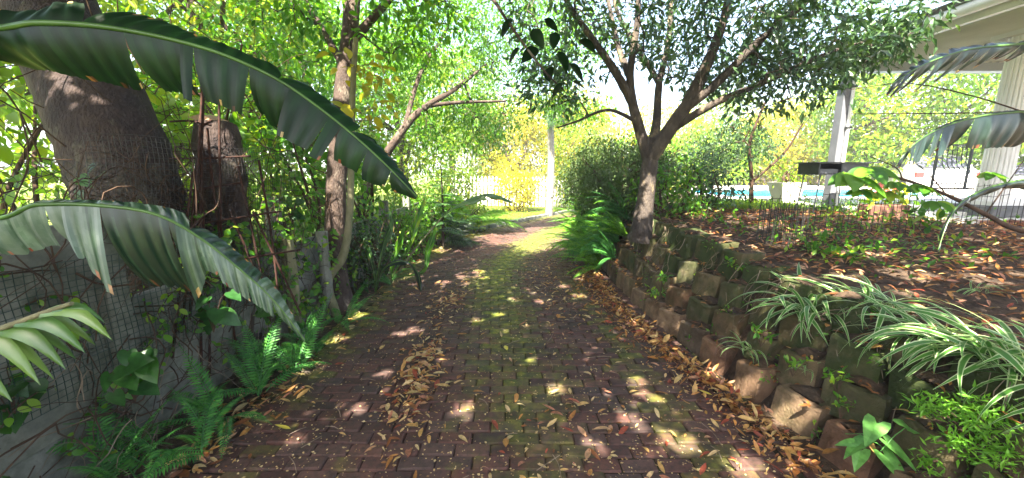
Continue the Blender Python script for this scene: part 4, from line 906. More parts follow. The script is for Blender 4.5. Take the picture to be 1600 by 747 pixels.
for nm, lb, c, r, k, lmn in [('yellow_bush', 'yellow flowering bush before the white picket fence', (.1, 15.2, 0), (1.0, .8, .9), 130, 'leaf_gold'),
                             ('yellow_bush', 'tall yellow-green bush behind the white palm trunk', (2.6, 16.0, 0), (1.3, 1.1, 1.9), 150, 'leaf_lime'),
                             ('yellow_bush', 'yellow-green bush at the left of the far lawn', (-1.9, 14.0, 0), (.9, .9, .9), 90, 'leaf_lime')]:
    shrub(nm, lb, c, r, k, lmn, T2, .12, 30, .17, 6)
gl = MB(); N = 7000
x = rng.uniform(-2.2, 6, N); y = rng.uniform(9.5, 17, N); s_, l_ = sl_of(x, y); k_ = (l_ < -1.9); x, y = x[k_], y[k_]
x2 = rng.uniform(3.2, 7.5, 6000); y2 = rng.uniform(6.0, 7.85, 6000); k2 = sl_of(x2, y2)[1] > 2.5; x2, y2 = x2[k2], y2[k2]
z = np.where(True, -.005 + .03 * np.clip(-sl_of(x, y)[1] - 1.7, 0, 4), 0)
def grass(name, lb, x, y, z):
    g = MB(); n = len(x); leaves(g, np.stack([x, y, z], 1), nrm(rvec(n) * .5 + A(0, 0, 1)), rvec(n), rng.uniform(.05, .11, n), (T2[0] * A(.4, 1, 1), T2[1]), rng.random(n))
    tag(g.build(name, M['grass']), lb, 'grass', kind='stuff')
grass('far_grass', 'bright sunlit grass beyond the bend of the drive', x, y, z)
grass('terrace_grass', 'bright grass strip between the garden bed and the pool', x2, y2, terrace_z(x2, y2) - .01)
# trees closing the view
BG = [('backdrop_tree', 'golden tree filling the gap left of the white palm trunk', (-.2, 19.5, 0), 3.0, (2.0, 1.5, 2.3), 130, 'leaf_gold', None),
      ('backdrop_tree', 'golden-green tree rising just right of the white palm trunk', (3.0, 19.5, 0), 3.4, (2.0, 1.5, 2.4), 130, 'leaf_gold', None),
      ('backdrop_tree', 'pale sunlit tree left of the white palm trunk, behind the picket fence', (-1, 22, 0), 4.2, (3, 2.2, 2.4), 120, 'leaf_lime', None),
      ('backdrop_tree', 'pale tree straight behind the white palm trunk and yellow bush', (4, 24, 0), 3.8, (3, 2.2, 2.2), 120, 'leaf_lime', None),
      ('backdrop_tree', 'golden tree right of the white palm trunk behind the picket fence', (8, 22, 0), 3.4, (2.6, 2, 1.9), 110, 'leaf_gold', None),
      ('backdrop_tree', 'sunlit hedge tree behind the left end of the pool', (9, 17.5, .9), 1.6, (2.2, 1.6, 1.5), 130, 'leaf_lime', None),
      ('backdrop_tree', 'yellow-green tree behind the middle of the pool', (12.5, 18, .9), 2.0, (2.4, 1.8, 1.9), 150, 'leaf_gold', None),
      ('backdrop_tree', 'bright yellow-green tree behind the grey post', (14, 15.5, .9), 2.9, (2.4, 2, 2.1), 190, 'leaf_lime', None),
      ('backdrop_tree', 'tall lime tree behind the iron railing', (16.5, 13.5, .9), 3.0, (2.6, 2.2, 2.4), 210, 'leaf_lime', None),
      ('backdrop_tree', 'green tree behind the fluted column', (18.5, 11.5, .9), 2.8, (2.4, 2.2, 2.4), 170, 'leaf_lush', None),
      ('backdrop_tree', 'tall far tree above the pool seen through the shade tree', (15, 26, .9), 4.2, (4, 3, 2.4), 150, 'leaf_lime', None)]
for nm, lb, c, h, r, k, lmn, gp in BG:
    c = np.array(c, float); r = np.array(r)
    lim = [([c, c + A(.1, 0, h * .5), c + A(-.1, .1, h)], [.15, .12, .07])] + [([c + A(0, 0, h * .4), c + A(random.uniform(-.5, .5) * r[0], random.uniform(-.5, .5) * r[1], h * .75), c + A(random.uniform(-.8, .8) * r[0], random.uniform(-.6, .6) * r[1], h * 1.1)], [.07, .05, .03]) for _ in range(3)]
    make_tree(nm, lb, 'tree', c, lim, [(c + A(0, 0, h), r, k), (c + A(0, -.3, h * .4), r * A(.9, .8, .5), k // 3)], T2, .20, 44, .32, M['bark_brown'], M[lmn], gp, tip=.006)

# ------------------------------------------------------------------ pool, deck and patio
DZ = 1.0
mb = MB()
for lo, hi in (((3.7, 7.9, .5), (22, 8.5, DZ + .012)), ((4.75, 8.5, .5), (5.3, 12.6, DZ + .012)), ((11.4, 8.5, .5), (22, 12.6, DZ + .012)), ((5.7, 12.6, .5), (22, 13.6, DZ + .012)), ((7.6, 13.6, .5), (22, 16.5, DZ + .012))): box(mb, lo, hi)
tag(mb.build('pool_deck', M['deck']), kind='structure')
mb = MB(); sheet(mb, np.linspace(5.3, 11.4, 20), np.linspace(8.5, 12.6, 14), lambda x, y: DZ - .012 + 0 * x)
tag(mb.build('pool_water', M['water']), kind='structure')
cop = thing('pool_coping', 'pale coping stones round the swimming pool', 'coping', (8, 8.5, DZ))
for k in range(12):
    b = MB(); bbox_bev(b, (0, -.17, .013), (.50, .13, .028), .008, random.random()); place(b.build('coping_stone', M['deck'], cop), (-2.7 + k * .512, 0, 0))
    b = MB(); bbox_bev(b, (0, -.13, .013), (.50, .17, .028), .008, random.random()); place(b.build('coping_stone', M['deck'], cop), (-2.2 + k * .512, 4.1, 0))
# patio slab with white edge and brick footing
mb = MB(); box(mb, (5.05, 5.05, .6), (12, 8.5, 1.05)); tag(mb.build('patio', M['deck']), kind='structure')
pe = thing('patio_edge', 'low whitewashed patio edge behind the terracotta trough', 'kerb', (5.6, 5.0, .8))
b = MB(); bbox_bev(b, (-.55, -.06, 0), (.55, .045, .28), .012); b.build('edge_wall', M['white_plaster'], pe)
bf = thing('brick_footing', 'low red brick footing below the fluted column', 'brick edging', (5.4, 4.52, .72))
bm_ = [MB() for _ in range(4)]; bmm = []
for q in bm_: bbox_bev(q, (0, -.05, 0), (.215, .05, .068), .005, random.random()); bmm.append(q.mesh('brick', M['brick_red']))
for row in range(4):
    for k in range(14): place(link('brick', bmm[(k * 3 + row) % 4], bf), (k * .225 + (row % 2) * .11, random.gauss(0, .003), row * .078))
b = MB(); box(b, (.02, -.03, 0), (3.2, .045, .30)); box(b, (.0, .05, 0), (3.3, .6, .318)); b.build('mortar', M['white_plaster'], bf)
cb = A(6.12, 4.92, 1.04); colm = thing('column', 'tall white fluted column carrying the patio roof', 'column', cb)
b = MB(); bbox_bev(b, (-.24, -.24, 0), (.24, .24, .14), .015); b.build('plinth', M['stone_grey'], colm)
b = MB(); bbox_bev(b, (-.19, -.19, .14), (.19, .19, .20), .01); b.build('base', M['white_paint'], colm)
b = MB(); na = 80; a = np.arange(na) * 2 * math.pi / na; zz = np.linspace(.20, 2.14, 12); rr = np.interp(zz, [.2, .26, 2.0, 2.14], [.155, .145, .125, .135])
fl = 1 - .09 * (np.cos(a * 20) > .2)
V = np.stack([np.cos(a)[None] * rr[:, None] * fl, np.sin(a)[None] * rr[:, None] * fl, np.broadcast_to(zz[:, None], (12, na))], -1)
i = np.arange(11)[:, None] * na; k = np.arange(na)[None]; k2 = (k + 1) % na
b.add(V.reshape(-1, 3), np.stack([i + k, i + k2, i + na + k2, i + na + k], -1).reshape(-1, 4)); b.build('shaft', M['white_paint'], colm)
b = MB(); bbox_bev(b, (-.2, -.2, 2.142), (.2, .2, 2.26), .015); b.build('capital', M['white_paint'], colm)
pp = A(5.13, 6.2, 1.045); gp_ = thing('patio_post', 'square grey post holding the far corner of the patio roof', 'post', pp)
b = MB(); bbox_bev(b, (-.08, -.08, 0), (.08, .08, 2.06), .012); b.build('shaft', M['post_grey'], gp_)
b = MB(); tube(b, [(.02, -.105, .0), (.02, -.105, 2.02)], .024, 8); b.build('downpipe', M['white_paint'], gp_, True)
for z in (.5, 1.2, 1.8): b = MB(); box(b, (-.015, -.135, z), (.055, -.082, z + .03)); b.build('pipe_bracket', M['dark_metal'], gp_)
rf = thing('patio_roof', 'patio roof with ribbed pale ceiling and grey fascia at upper right', 'roof', (5.1, 6.3, 3.1))
b = MB(); box(b, (.1, -3.8, .22), (5, .02, .26)); b.build('roof_sheet', M['fascia'], rf)
for k in range(42):
    b = MB(); x0 = .12 + k * .115; bbox_bev(b, (x0, -3.75, .13), (x0 + .06, -.08, .217), .008, random.random()); b.build('ceiling_slat', M['slat'], rf)
b = MB(); box(b, (-.1, -.07, .012), (5, .09, .212)); b.build('beam', M['fascia'], rf)
b = MB(); box(b, (.02, -3.8, .15), (.09, -.075, .30)); b.build('fascia', M['white_paint'], rf)
b = MB(); tube(b, [(-.10, -3.8, .27), (-.10, -.02, .25)], .065, 10); b.build('gutter', M['white_paint'], rf, True)
b = MB(); sheet(b, np.array([-.2, 5.0]), np.array([-3.9, .15]), lambda x, y: .36 + .12 * (x + .2)); b.build('roof_top', M['fascia'], rf)
b = MB(); box(b, (0.0, -2.3, .40), (.25, -2.0, .62)); b.build('vent', M['dark_metal'], rf)
# iron railing panel
ir_b = P(1455, 292, 6.9); ir = thing('iron_railing', 'black wrought-iron railing panel with bellied bars on the patio', 'railing', ir_b)
Lr = .60
for z in (.04, .72): b = MB(); box(b, (0, -.012, z), (Lr, .012, z + .025)); b.build('rail', M['iron'], ir)
for k in range(2): b = MB(); box(b, (k * Lr - .015, -.015, -.05), (k * Lr + .015, .015, .80)); b.build('upright', M['iron'], ir)
bb = MB(); tube(bb, spline([(0, 0, .06), (0, -.01, .16), (0, -.09, .26), (0, -.02, .42), (0, 0, .72)], 14), .007, 5); bbm = bb.mesh('bar', M['iron'], True)
for k in range(6): place(link('bar', bbm, ir), (.085 + k * .085, 0, 0), (0, 0, .6))
# grill box on thin legs
gb = P(1300, 262, 5.5); gr_ = thing('grill', 'dark metal grill box on thin legs in front of the grey post', 'grill', (gb[0], gb[1], .98))
gz = gb[2] - .98
b = MB(); box(b, (-.34, -.2, gz - .1), (.34, .2, gz - .085)); box(b, (-.34, -.2, gz - .085), (-.325, .2, gz + .06)); box(b, (.325, -.2, gz - .085), (.34, .2, gz + .06)); box(b, (-.325, .185, gz - .085), (.325, .2, gz + .06)); box(b, (-.03, -.2, gz - .085), (.325, -.185, gz + .06)); b.build('firebox', M['dark_metal'], gr_)
b = MB(); box(b, (-.40, -.23, gz + .062), (.46, .23, gz + .074)); b.build('lid', M['dark_metal'], gr_)
b = MB(); box(b, (-.32, -.16, gz - .08), (-.04, .16, gz - .02)); b.build('ash_tray', M['post_grey'], gr_)
for sx in (-1, 1):
    for sy in (-1, 1): b = MB(); tube(b, [(sx * .27, sy * .15, gz - .1), (sx * .32, sy * .17, 0)], .009, 6); b.build('leg', M['post_grey'], gr_)
# planters
wp = A(5.06, 7.15, 1.0); wpt = thing('planter', 'tapered white square planter holding a small bush by the pool', 'planter', wp)
b = MB(); t0, t1, h = .13, .22, .40
v = [(-t0, -t0, 0), (t0, -t0, 0), (t0, t0, 0), (-t0, t0, 0), (-t1, -t1, h), (t1, -t1, h), (t1, t1, h), (-t1, t1, h), (-t1 * .85, -t1 * .85, h), (t1 * .85, -t1 * .85, h), (t1 * .85, t1 * .85, h), (-t1 * .85, t1 * .85, h), (-t1 * .8, -t1 * .8, h - .06), (t1 * .8, -t1 * .8, h - .06), (t1 * .8, t1 * .8, h - .06), (-t1 * .8, t1 * .8, h - .06)]
f = [[L * 4 + k, L * 4 + (k + 1) % 4, L * 4 + 4 + (k + 1) % 4, L * 4 + 4 + k] for L in range(3) for k in range(4)] + [[12, 13, 14, 15]]
b.add(v, f); b.build('pot', M['white_plaster'], wpt)
shrub('planter_bush', 'small yellow-green bush growing in the white planter', wp + A(0, 0, .34), (.36, .3, .28), 40, 'leaf_lime', T4, .06, 16, .08, 4)
tp = A(4.87, 4.95, .93); ttr = thing('trough', 'long terracotta trough with pink flowers before the patio edge', 'planter', tp)
b = MB(); bbox_bev(b, (-.32, -.11, 0), (.18, .11, .25), .015); b.build('pot', M['terracotta'], ttr)
b = MB(); a = np.linspace(0, 2 * math.pi, 17)[:-1]; na = 16
V = np.vstack([np.stack([np.cos(a) * r_ + .25, np.sin(a) * r_, 0 * a + z_], 1) for r_, z_ in ((.10, 0), (.115, .2), (.125, .245), (.105, .245), (.10, .2))])
b.add(V, [[L * na + k, L * na + (k + 1) % na, (L + 1) * na + (k + 1) % na, (L + 1) * na + k] for L in range(4) for k in range(na)]); b.build('round_pot', M['stone_grey'], ttr, True)
f = MB(); m_ = 90; pos = np.stack([rng.uniform(-.3, .3, m_), rng.uniform(-.1, .1, m_), .26 + rng.random(m_) * .22], 1); leaves(f, pos, nrm(rvec(m_) + A(0, 0, .4)), nrm(rvec(m_) + A(0, 0, 1)), rng.uniform(.07, .14, m_), TOVAL, rng.random(m_)); f.build('foliage', M['leaf_lime'], ttr, True)
f = MB(); m_ = 60; pos = np.stack([rng.uniform(-.28, .0, m_), rng.uniform(-.1, .05, m_), .38 + rng.random(m_) * .14], 1); leaves(f, pos, rvec(m_), rvec(m_), .045, TOVAL, rng.random(m_), 0, 1.8); f.build('flower', M['petal'], ttr)
# wire fence round the bed
fA, fB = A(2.62, 4.05), A(6.3, 4.35)
wfn = thing('wire_fence', 'low black welded wire fence running across the garden bed', 'fence', (fA[0], fA[1], 0))
for k in range(54):
    q = fA + (fB - fA) * k / 53 + rng.normal(0, .006, 2); z = float(terrace_z(q[0], q[1])); b = MB()
    tube(b, [(q[0] - fA[0], q[1] - fA[1], z - .03), (q[0] - fA[0] + random.gauss(0, .012), q[1] - fA[1], z + .48 + random.gauss(0, .012))], .0036, 4); b.build('wire', M['wire_black'], wfn)
for hz in (.1, .22, .34, .46):
    b = MB(); q = fA + (fB - fA) * np.linspace(0, 1, 20)[:, None]; zz = terrace_z(q[:, 0], q[:, 1]) + hz + rng.normal(0, .008, 20)
    tube(b, np.stack([q[:, 0] - fA[0], q[:, 1] - fA[1], zz], 1), .0030, 4); b.build('wire', M['wire_black'], wfn)
hp = thing('hoop_fence', 'short folded end of the wire fence with hooped tops above the wall', 'fence', (2.60, 4.02, .82))
for k in range(9):
    b = MB(); x0 = k * .045; tube(b, spline([(x0, -.02 * k, -.02), (x0, -.02 * k, .40), (x0 + .02, -.02 * k, .45), (x0 + .04, -.02 * k, .40), (x0 + .042, -.02 * k, -.02)], 14), .0038, 4); b.build('hoop', M['wire_black'], hp)
gs = thing('garden_stake', 'pale green plastic garden stake frame inside the wire fence', 'garden frame', (2.95, 4.3, .84))
for q in [((0, 0, 0), (.03, 0, .26)), ((.10, 0, 0), (.12, .02, .28)), ((-.05, 0, .18), (.20, 0, .27)), ((0, 0, .12), (.12, 0, .14))]:
    b = MB(); tube(b, q, .006, 5); b.build('stake', M['arrow'], gs)

# parked cars glimpsed behind the railing
def car(lb, loc, rz, paint):
    t = thing('parked_car', lb, 'car', loc); t.rotation_euler = (0, 0, rz)
    prof = [(-2.0, .35), (-2.05, .65), (-1.95, .88), (-1.55, .95), (-1.1, 1.38), (-.3, 1.46), (.6, 1.40), (1.2, .98), (1.9, .85), (2.05, .6), (2.0, .35)]
    b = MB(); n = len(prof); rows = []
    for yy, sc, dz in ((-.84, .94, -.03), (-.80, 1, 0), (.80, 1, 0), (.84, .94, -.03)): rows += [(x * (sc if z < 1 else sc * .97), yy * (1 if z < 1 else .86), z + dz * (z > .5)) for x, z in prof]
    f = [[r * n + k, r * n + (k + 1) % n, (r + 1) * n + (k + 1) % n, (r + 1) * n + k] for r in range(3) for k in range(n)]
    b.add(rows, f)
    for r0 in (0, 3 * n): b.add(rows[r0:r0 + n] + [(0, rows[r0][1] * .98, .7)], [[k, (k + 1) % n, n] for k in range(n)])
    b.build('body', paint, t)
    for sx in (-1, 1):
        b = MB(); b.add([(-1.25, sx * .80, 1.0), (1.0, sx * .80, 1.0), (.5, sx * .735, 1.34), (-.95, sx * .735, 1.34)], [[0, 1, 2, 3]]); b.build('window', M['car_glass'], t)
        b = MB(); box(b, (-2.06, sx * .72 - .1, .68), (-1.94, sx * .72 + .1, .86)); b.build('tail_light', M['lamp_red'], t)
        for x in (-1.25, 1.25): b = MB(); tube(b, [(x, sx * .70, .31), (x, sx * .87, .31)], .31, 18); wh = b.build('wheel', M['tyre'], t); b = MB(); tube(b, [(x, sx * .86, .31), (x, sx * .88, .31)], .18, 12); b.build('rim', M['car_silver'], wh)
    b = MB(); b.add([(-1.56, -.62, .985), (-1.56, .62, .985), (-1.15, .58, 1.345), (-1.15, -.58, 1.345)], [[0, 1, 2, 3]]); o = b.build('rear_window', M['car_glass'], t); o.location.x = -.03; o.location.z = .03
car('white hatchback parked behind the pool, seen past the trough', (15.2, 14.6, .72), R(65), M['car_white'])
car('silver car glimpsed through the iron railing', (17.4, 13.2, .5), R(20), M['car_silver'])

# ------------------------------------------------------------------ left fence bits: netting, rods, chain link, old posts, dry vines
ne = thing('plastic_netting', 'green square-mesh netting pinned to the left wall', 'netting', (-2.16, 1.2, .5))
net = MB()
def netpt(y, z): return A(.02 + .015 * math.sin(y * 5 + z * 3) + .01 * math.sin(z * 9), y, z + .015 * math.sin(y * 4))
for k in range(66): y = k * .034; tube(net, [netpt(y + .004 * math.sin(j + k), j * .11) for j in range(7)], .0019, 3, cap=False)
for k in range(21): z = k * .033; tube(net, [netpt(j * .11, z) for j in range(21)], .0019, 3, cap=False)
net.build('net', M['net_green'], ne)
n2 = thing('wire_netting', 'fine wire netting wrapped round the leaning trunk and the stump', 'netting', (-2.3, 2.9, .6))
net = MB()
def np2(u, z): return A(-.05 + .10 * math.sin(u * 2.2) + .02 * math.sin(z * 7 + u), -.75 + u * 1.9, z + .02 * math.sin(u * 9))
for k in range(64): u = k / 63 * 1.0; tube(net, [np2(u, .35 + j * .12 + .0) for j in range(8)], .0017, 3, cap=False)
for k in range(26): z = .35 + k * .034; tube(net, [np2(j / 20, z) for j in range(21)], .0017, 3, cap=False)
net.build('net', M['wire_black'], n2)
cl = thing('chain_link', 'strip of rusty chain link along the wall top at upper left', 'netting', (-2.22, 1.0, 1.35))
net = MB()
for k in range(30):
    for dz in (1, -1): tube(net, [(.02 * (j % 2) - .01, .05 * k + j * .025, (.0 if dz > 0 else .30) + dz * j * .025) for j in range(13)], .0016, 3, cap=False)
net.build('net', M['wire_black'], cl)
rl = thing('rod_lattice', 'leaning lattice of rusty steel rods in front of the stump', 'lattice', (-2.15, 2.8, 0))
ro = A(-2.15, 2.8, 0)
for a, c in [((283, 90), (318, 470)), ((308, 60), (290, 470)), ((322, 200), (372, 560)), ((342, 130), (350, 470)), ((288, 130), (262, 500)), ((372, 260), (418, 480)), ((404, 250), (436, 470)), ((250, 260), (240, 520)), ((222, 270), (214, 560)), ((360, 330), (420, 500)), ((275, 330), (300, 600)), ((310, 360), (325, 590)), ((395, 330), (470, 490)), ((240, 190), (330, 188))]:
    d0 = 2.62 + .25 * (a[0] - 200) / 200; d1 = min(2.45 + .55 * (c[0] - 200) / 200, 3.05)
    b = MB(); q = spline([P(*a, d0), (P(*a, d0) + P(*c, d1)) / 2 + rng.normal(0, .012, 3), P(*c, d1)], 8); q[:, 0] = np.maximum(q[:, 0], -2.2); tube(b, q - ro, .0085, 5, rng.random()); b.build('rod', M['rust'], rl, True)
for a, c in [((265, 190), (330, 196)), ((255, 248), (392, 244)), ((280, 300), (380, 285)), ((248, 135), (360, 165)), ((260, 360), (440, 330)), ((300, 420), (470, 390))]:
    b = MB(); q = spline([P(*a, 2.7), P((a[0] + c[0]) / 2, (a[1] + c[1]) / 2 + random.uniform(-8, 8), 2.8), P(*c, 2.95)], 8); tube(b, q - ro, .0075, 5, rng.random()); b.build('rod', M['rust'], rl, True)
for lb, q, h, r in [('weathered grey timber post wrapped in netting by the wall', (423, 310, 3.75), 1.35, .075), ('short mossy timber post leaning on the wall', (447, 372, 3.6), 1.0, .06), ('grey split post left of the reddish trunk', (502, 362, 4.2), 1.1, .06)]:
    p = P(*q); t = thing('fence_post', lb, 'post', (p[0], p[1], p[2] - h)); b = MB(); tube(b, spline([(0, 0, 0), (.01, 0, h * .5), (0, .01, h)], 8), [r] * 8, 9, .4, lump=.06); b.build('shaft', M['bark_pale'] if 'mossy' in lb else M['wall_concrete'], t)
    b = MB(); tube(b, [(0, .01, h * .8), (.0, .01, h * .8 + .012)], r * 1.08, 9); b.build('wire_tie', M['wire_black'], t)
def vines(name, lb, c0, c1, n, L, rad, mt, grav=.2, sx=.05):
    mb = MB(); c0 = np.array(c0, float); c1 = np.array(c1, float)
    for k in range(n):
        p = c0 + (c1 - c0) * rng.random(3); d = rvec(1)[0] * A(.35, 1, 1); pts = [p]
        for j in range(7):
            d = nrm(d + rng.normal(0, .45, 3) * A(.4, 1, 1) + A(0, 0, -grav)); q = pts[-1] + d * L / 7 * random.uniform(.6, 1.3)
            q[0] = min(max(q[0], c0[0] - sx), c1[0] + sx); q[2] = max(q[2], .0); pts.append(q)
        r = rad * random.uniform(.4, 1.3); tube(mb, spline(pts, 12), np.linspace(r, r * .4, 12), 4, rng.random(), cap=False)
    tag(mb.build(name, M[mt], smooth=True), lb, 'vines', kind='stuff')
vines('dry_vines', 'tangle of dark dry vines and twigs over the left wall and trunk foot', (-2.2, 1.2, .05), (-2.08, 5.2, 1.4), 260, .9, .0045, 'twig')
vines('trunk_tangle', 'dense dark tangle of twigs round the foot of the leaning trunk', (-2.4, 2.15, .7), (-2.22, 3.3, 1.62), 190, .5, .004, 'twig', .05)
vines('pale_vines', 'pale dead stems tangled at the foot of the left wall', (-2.18, 1.6, .05), (-2.0, 4.0, .5), 50, .6, .003, 'vine_pale')
vines('bare_twigs', 'bare crossing twigs above the left wall', (-3.2, 2.2, 1.2), (-2.3, 4.5, 2.3), 60, 1.6, .006, 'twig', .0, .3)
vines('hedge_twigs', 'thin dark stems among the shrubs left of the drive', (-2.1, 4.6, .0), (-1.75, 7.5, .8), 90, .7, .004, 'twig', -.25)
for lb, c0, c1, n, mk, ls in [('dark leafy climber over the wall top between the leaning trunk and the grey post', (-2.3, 2.3, .75), (-2.05, 3.9, 1.25), 460, 'leaf_lush', .055),
                            ('green climber hanging on the wall left of the reddish trunk', (-2.25, 3.2, .15), (-2.0, 4.4, 1.0), 640, 'leaf_lush', .06), ('dark climber covering the wall beyond the reddish trunk', (-2.3, 4.6, .1), (-1.95, 7.8, 1.15), 1100, 'leaf_lush', .06),
                            ('small-leaved climber over the netting at far left', (-2.2, 1.3, .2), (-2.08, 2.6, 1.2), 260, 'leaf_lush', .045)]:
    c0 = np.array(c0); c1 = np.array(c1); t = thing('climbing_vine', lb, 'vine', (c0 + c1) / 2); f = MB(); s_ = MB(); ct = (c0 + c1) / 2
    k_ = n // 12
    for j in range(k_):
        p = c0 + (c1 - c0) * rng.random(3); d = nrm(rng.normal(0, 1, 3) * A(.15, 1, .8)); pts = [p]
        for i in range(5): d = nrm(d + rng.normal(0, .4, 3) * A(.2, 1, 1)); q = pts[-1] + d * .09; q = np.clip(q, c0 - A(.03, .2, .1), c1 + A(.03, .2, .15)); pts.append(q)
        cv = spline(pts, 12); tube(s_, cv - ct, np.linspace(.004, .0015, 12), 4, rng.random(), cap=False)
        leaves(f, cv - ct, nrm(rvec(12) * .7 + A(.5, -.2, -.3)), nrm(rvec(12) * .5 + A(.8, -.3, .4)), ls * rng.uniform(.5, 1.4, 12), TOVAL, rng.random(12), 0, 1.3)
    tag(s_.build('stem', M['twig'], t, True), kind='stuff'); tag(f.build('foliage', M[mk], t, True), kind='stuff')
mo = MB()
for x, y, z in BLK:
    if random.random() < .62:
        n_ = random.randint(10, 34); c = A(x + random.uniform(.0, .12), y + random.choice((-.16, .16, 0)) + random.gauss(0, .03), z - random.uniform(.0, .14))
        leaves(mo, c + rng.normal(0, .035, (n_, 3)), nrm(rvec(n_) + A(-.6, -.2, .3)), nrm(rvec(n_) + A(-.4, 0, .8)), rng.uniform(.012, .045, n_), T4, rng.random(n_))
tag(mo.build('wall_greenery', M['leaf_lush']), 'tiny leafy weeds and moss tufts in the gaps of the block wall', 'weeds', kind='stuff')
rv = MB()
for k in range(46):
    s = random.uniform(1.2, 5.5); w_ = wall_lat(s); pts = []; p, a = path(s, w_ + .45); z = float(top_z(s)); q = A(p[0], p[1], z + .02)
    for j in range(8): pts.append(q.copy()); q = q + A(-.035 + random.gauss(0, .03), random.gauss(0, .05), -.075 + random.gauss(0, .03)); q[0] = max(q[0], path(s, w_)[0][0] - .05); q[2] = max(q[2], .03)
    tube(rv, spline(pts[:random.randint(4, 8)], 12), .0026 * random.uniform(.5, 1.4), 4, rng.random(), cap=False)
tag(rv.build('wall_roots', M['vine_pale'], smooth=True), 'pale roots and runners trailing down the block wall', 'roots', kind='stuff')

# ------------------------------------------------------------------ fallen leaves
FT = [leaf_tmpl(w, c, f, 5, .75, .45, t) for w, c, f, t in ((.17, .25, .06, .3), (.14, -.25, .08, -.5), (.20, .12, .05, .6), (.12, .3, .05, .9), (.18, -.15, .10, 0), (.15, .4, .06, -.8))]
def litter_pts():
    out = []
    def put(n, f):
        for _ in range(n):
            s, la = f()
            out.append((s, la))
    put(2300, lambda: (random.uniform(1.2, 6.2), None))            # drift along the block wall
    put(420, lambda: (min(max(random.gauss(2.9, .45), 1.9), 4.0), random.gauss(-.62, .085)))
    put(230, lambda: (random.gauss(4.6, .35), random.gauss(-.55, .16)))
    put(300, lambda: (random.gauss(5.2, .9), random.gauss(.75, .22)))
    put(260, lambda: (random.uniform(1.6, 10), random.gauss(-1.62, .12)))
    put(240, lambda: (random.uniform(1.6, 2.7), random.gauss(-1.68, .13)))
    put(240, lambda: (1.5 + 8 * random.random() ** 1.6, random.uniform(-1.5, 1.5)))
    put(90, lambda: (random.uniform(1.7, 2.6), random.gauss(.55, .35)))
    res = []
    for s, la in out:
        drift = la is None
        if drift:
            w_ = float(wall_lat(s)); la = w_ - .10 - abs(random.gauss(0, .17)) - .12 * random.random()
        res.append((s, la, drift))
    return res
pts = litter_pts()
info = []
for s, la, drift in pts:
    p, a = path(s, la); z = .016 + (drive_z(s, la) - .012 if la > -1.6 else -.01)
    if drift: z += random.random() ** 2 * .05
    else: z += random.random() ** 2 * .012
    sz = random.choice((.022, .03, .04, .045, .055, .065, .08, .10)) * random.uniform(.8, 1.2)
    if s > 4: sz *= .85
    col_ = random.choice((.12, .22, .3, .35, .42, .46, .52, .58, .6, .68, .75, .85)) if not drift else random.choice((.05, .12, .16, .22, .28, .3, .36, .4, .45, .5, .7, .85))
    info.append((p[0], p[1], z, sz, col_, drift, s, la))
# terrace and wall-top litter
for _ in range(5000):
    x = random.uniform(2.2, 6.2); y = random.uniform(1.3, 6.2)
    s, la = (float(q) for q in sl_of(x, y))
    if la < wall_lat(s) + .4: continue
    info.append((x, y, float(terrace_z(x, y)) + .004 + random.random() * .02, random.uniform(.045, .095), random.choice((.05, .1, .14, .18, .22, .3, .5, .68, .72, .85)), None, s, la))
for x, y, z in BLK:
    for _ in range(11):
        if random.random() < .8: info.append((x + random.uniform(.02, .2), y + random.gauss(0, .08), z + .005 + random.random() * .015, random.uniform(.035, .08), random.choice((.05, .12, .16, .22, .3, .4)), None, 9, 9))
vis = [k for k, q in enumerate(info) if q[5] is not None and 1.65 < q[6] < 7]
vis.sort(key=lambda k: -(info[k][3] / (info[k][6] + .2)))
solo = set(vis[:288])
fmesh = {}
rest = MB()
for k, (x, y, z, sz, c, drift, s, la) in enumerate(info):
    tl = random.gauss(0, .13 if not drift else .4); tr_ = random.gauss(0, .13 if not drift else .4); az = random.uniform(0, 6.283)
    vi = k % 6
    if k in solo:
        key = (vi, round(c, 2))
        if key not in fmesh: t = MB(); t.add(FT[vi][0], FT[vi][1], c); fmesh[key] = t.mesh('fallen_leaf', M['fallen'], True)
        o = link('fallen_leaf', fmesh[key]); place(o, (x, y, z + .012), (tl, tr_, az), sz)
        if drift: tag(o, 'dry brown leaf in the drift along the foot of the block wall', 'leaf', 'leaves drifted against the block wall')
        elif la < -1.35: tag(o, 'dry fallen leaf along the left edge of the brick drive', 'leaf', 'leaves along the left drive edge')
        elif abs(la + .6) < .3 and s > 2: tag(o, 'dry tan leaf in the pile on the left wheel track', 'leaf', 'leaves piled on the left wheel track')
        else: tag(o, 'single dry leaf scattered on the open brick drive', 'leaf', 'leaves scattered on the drive')
    else:
        e = Euler((tl, tr_, az)).to_matrix(); v = (FT[vi][0] * sz) @ np.array(e).T + A(x, y, z + .008)
        rest.add(v, FT[vi][1], c)
tag(rest.build('leaf_litter', M['fallen'], smooth=True), 'carpet of small dry leaves over drive edge, blocks and garden bed', 'leaf litter', kind='stuff')
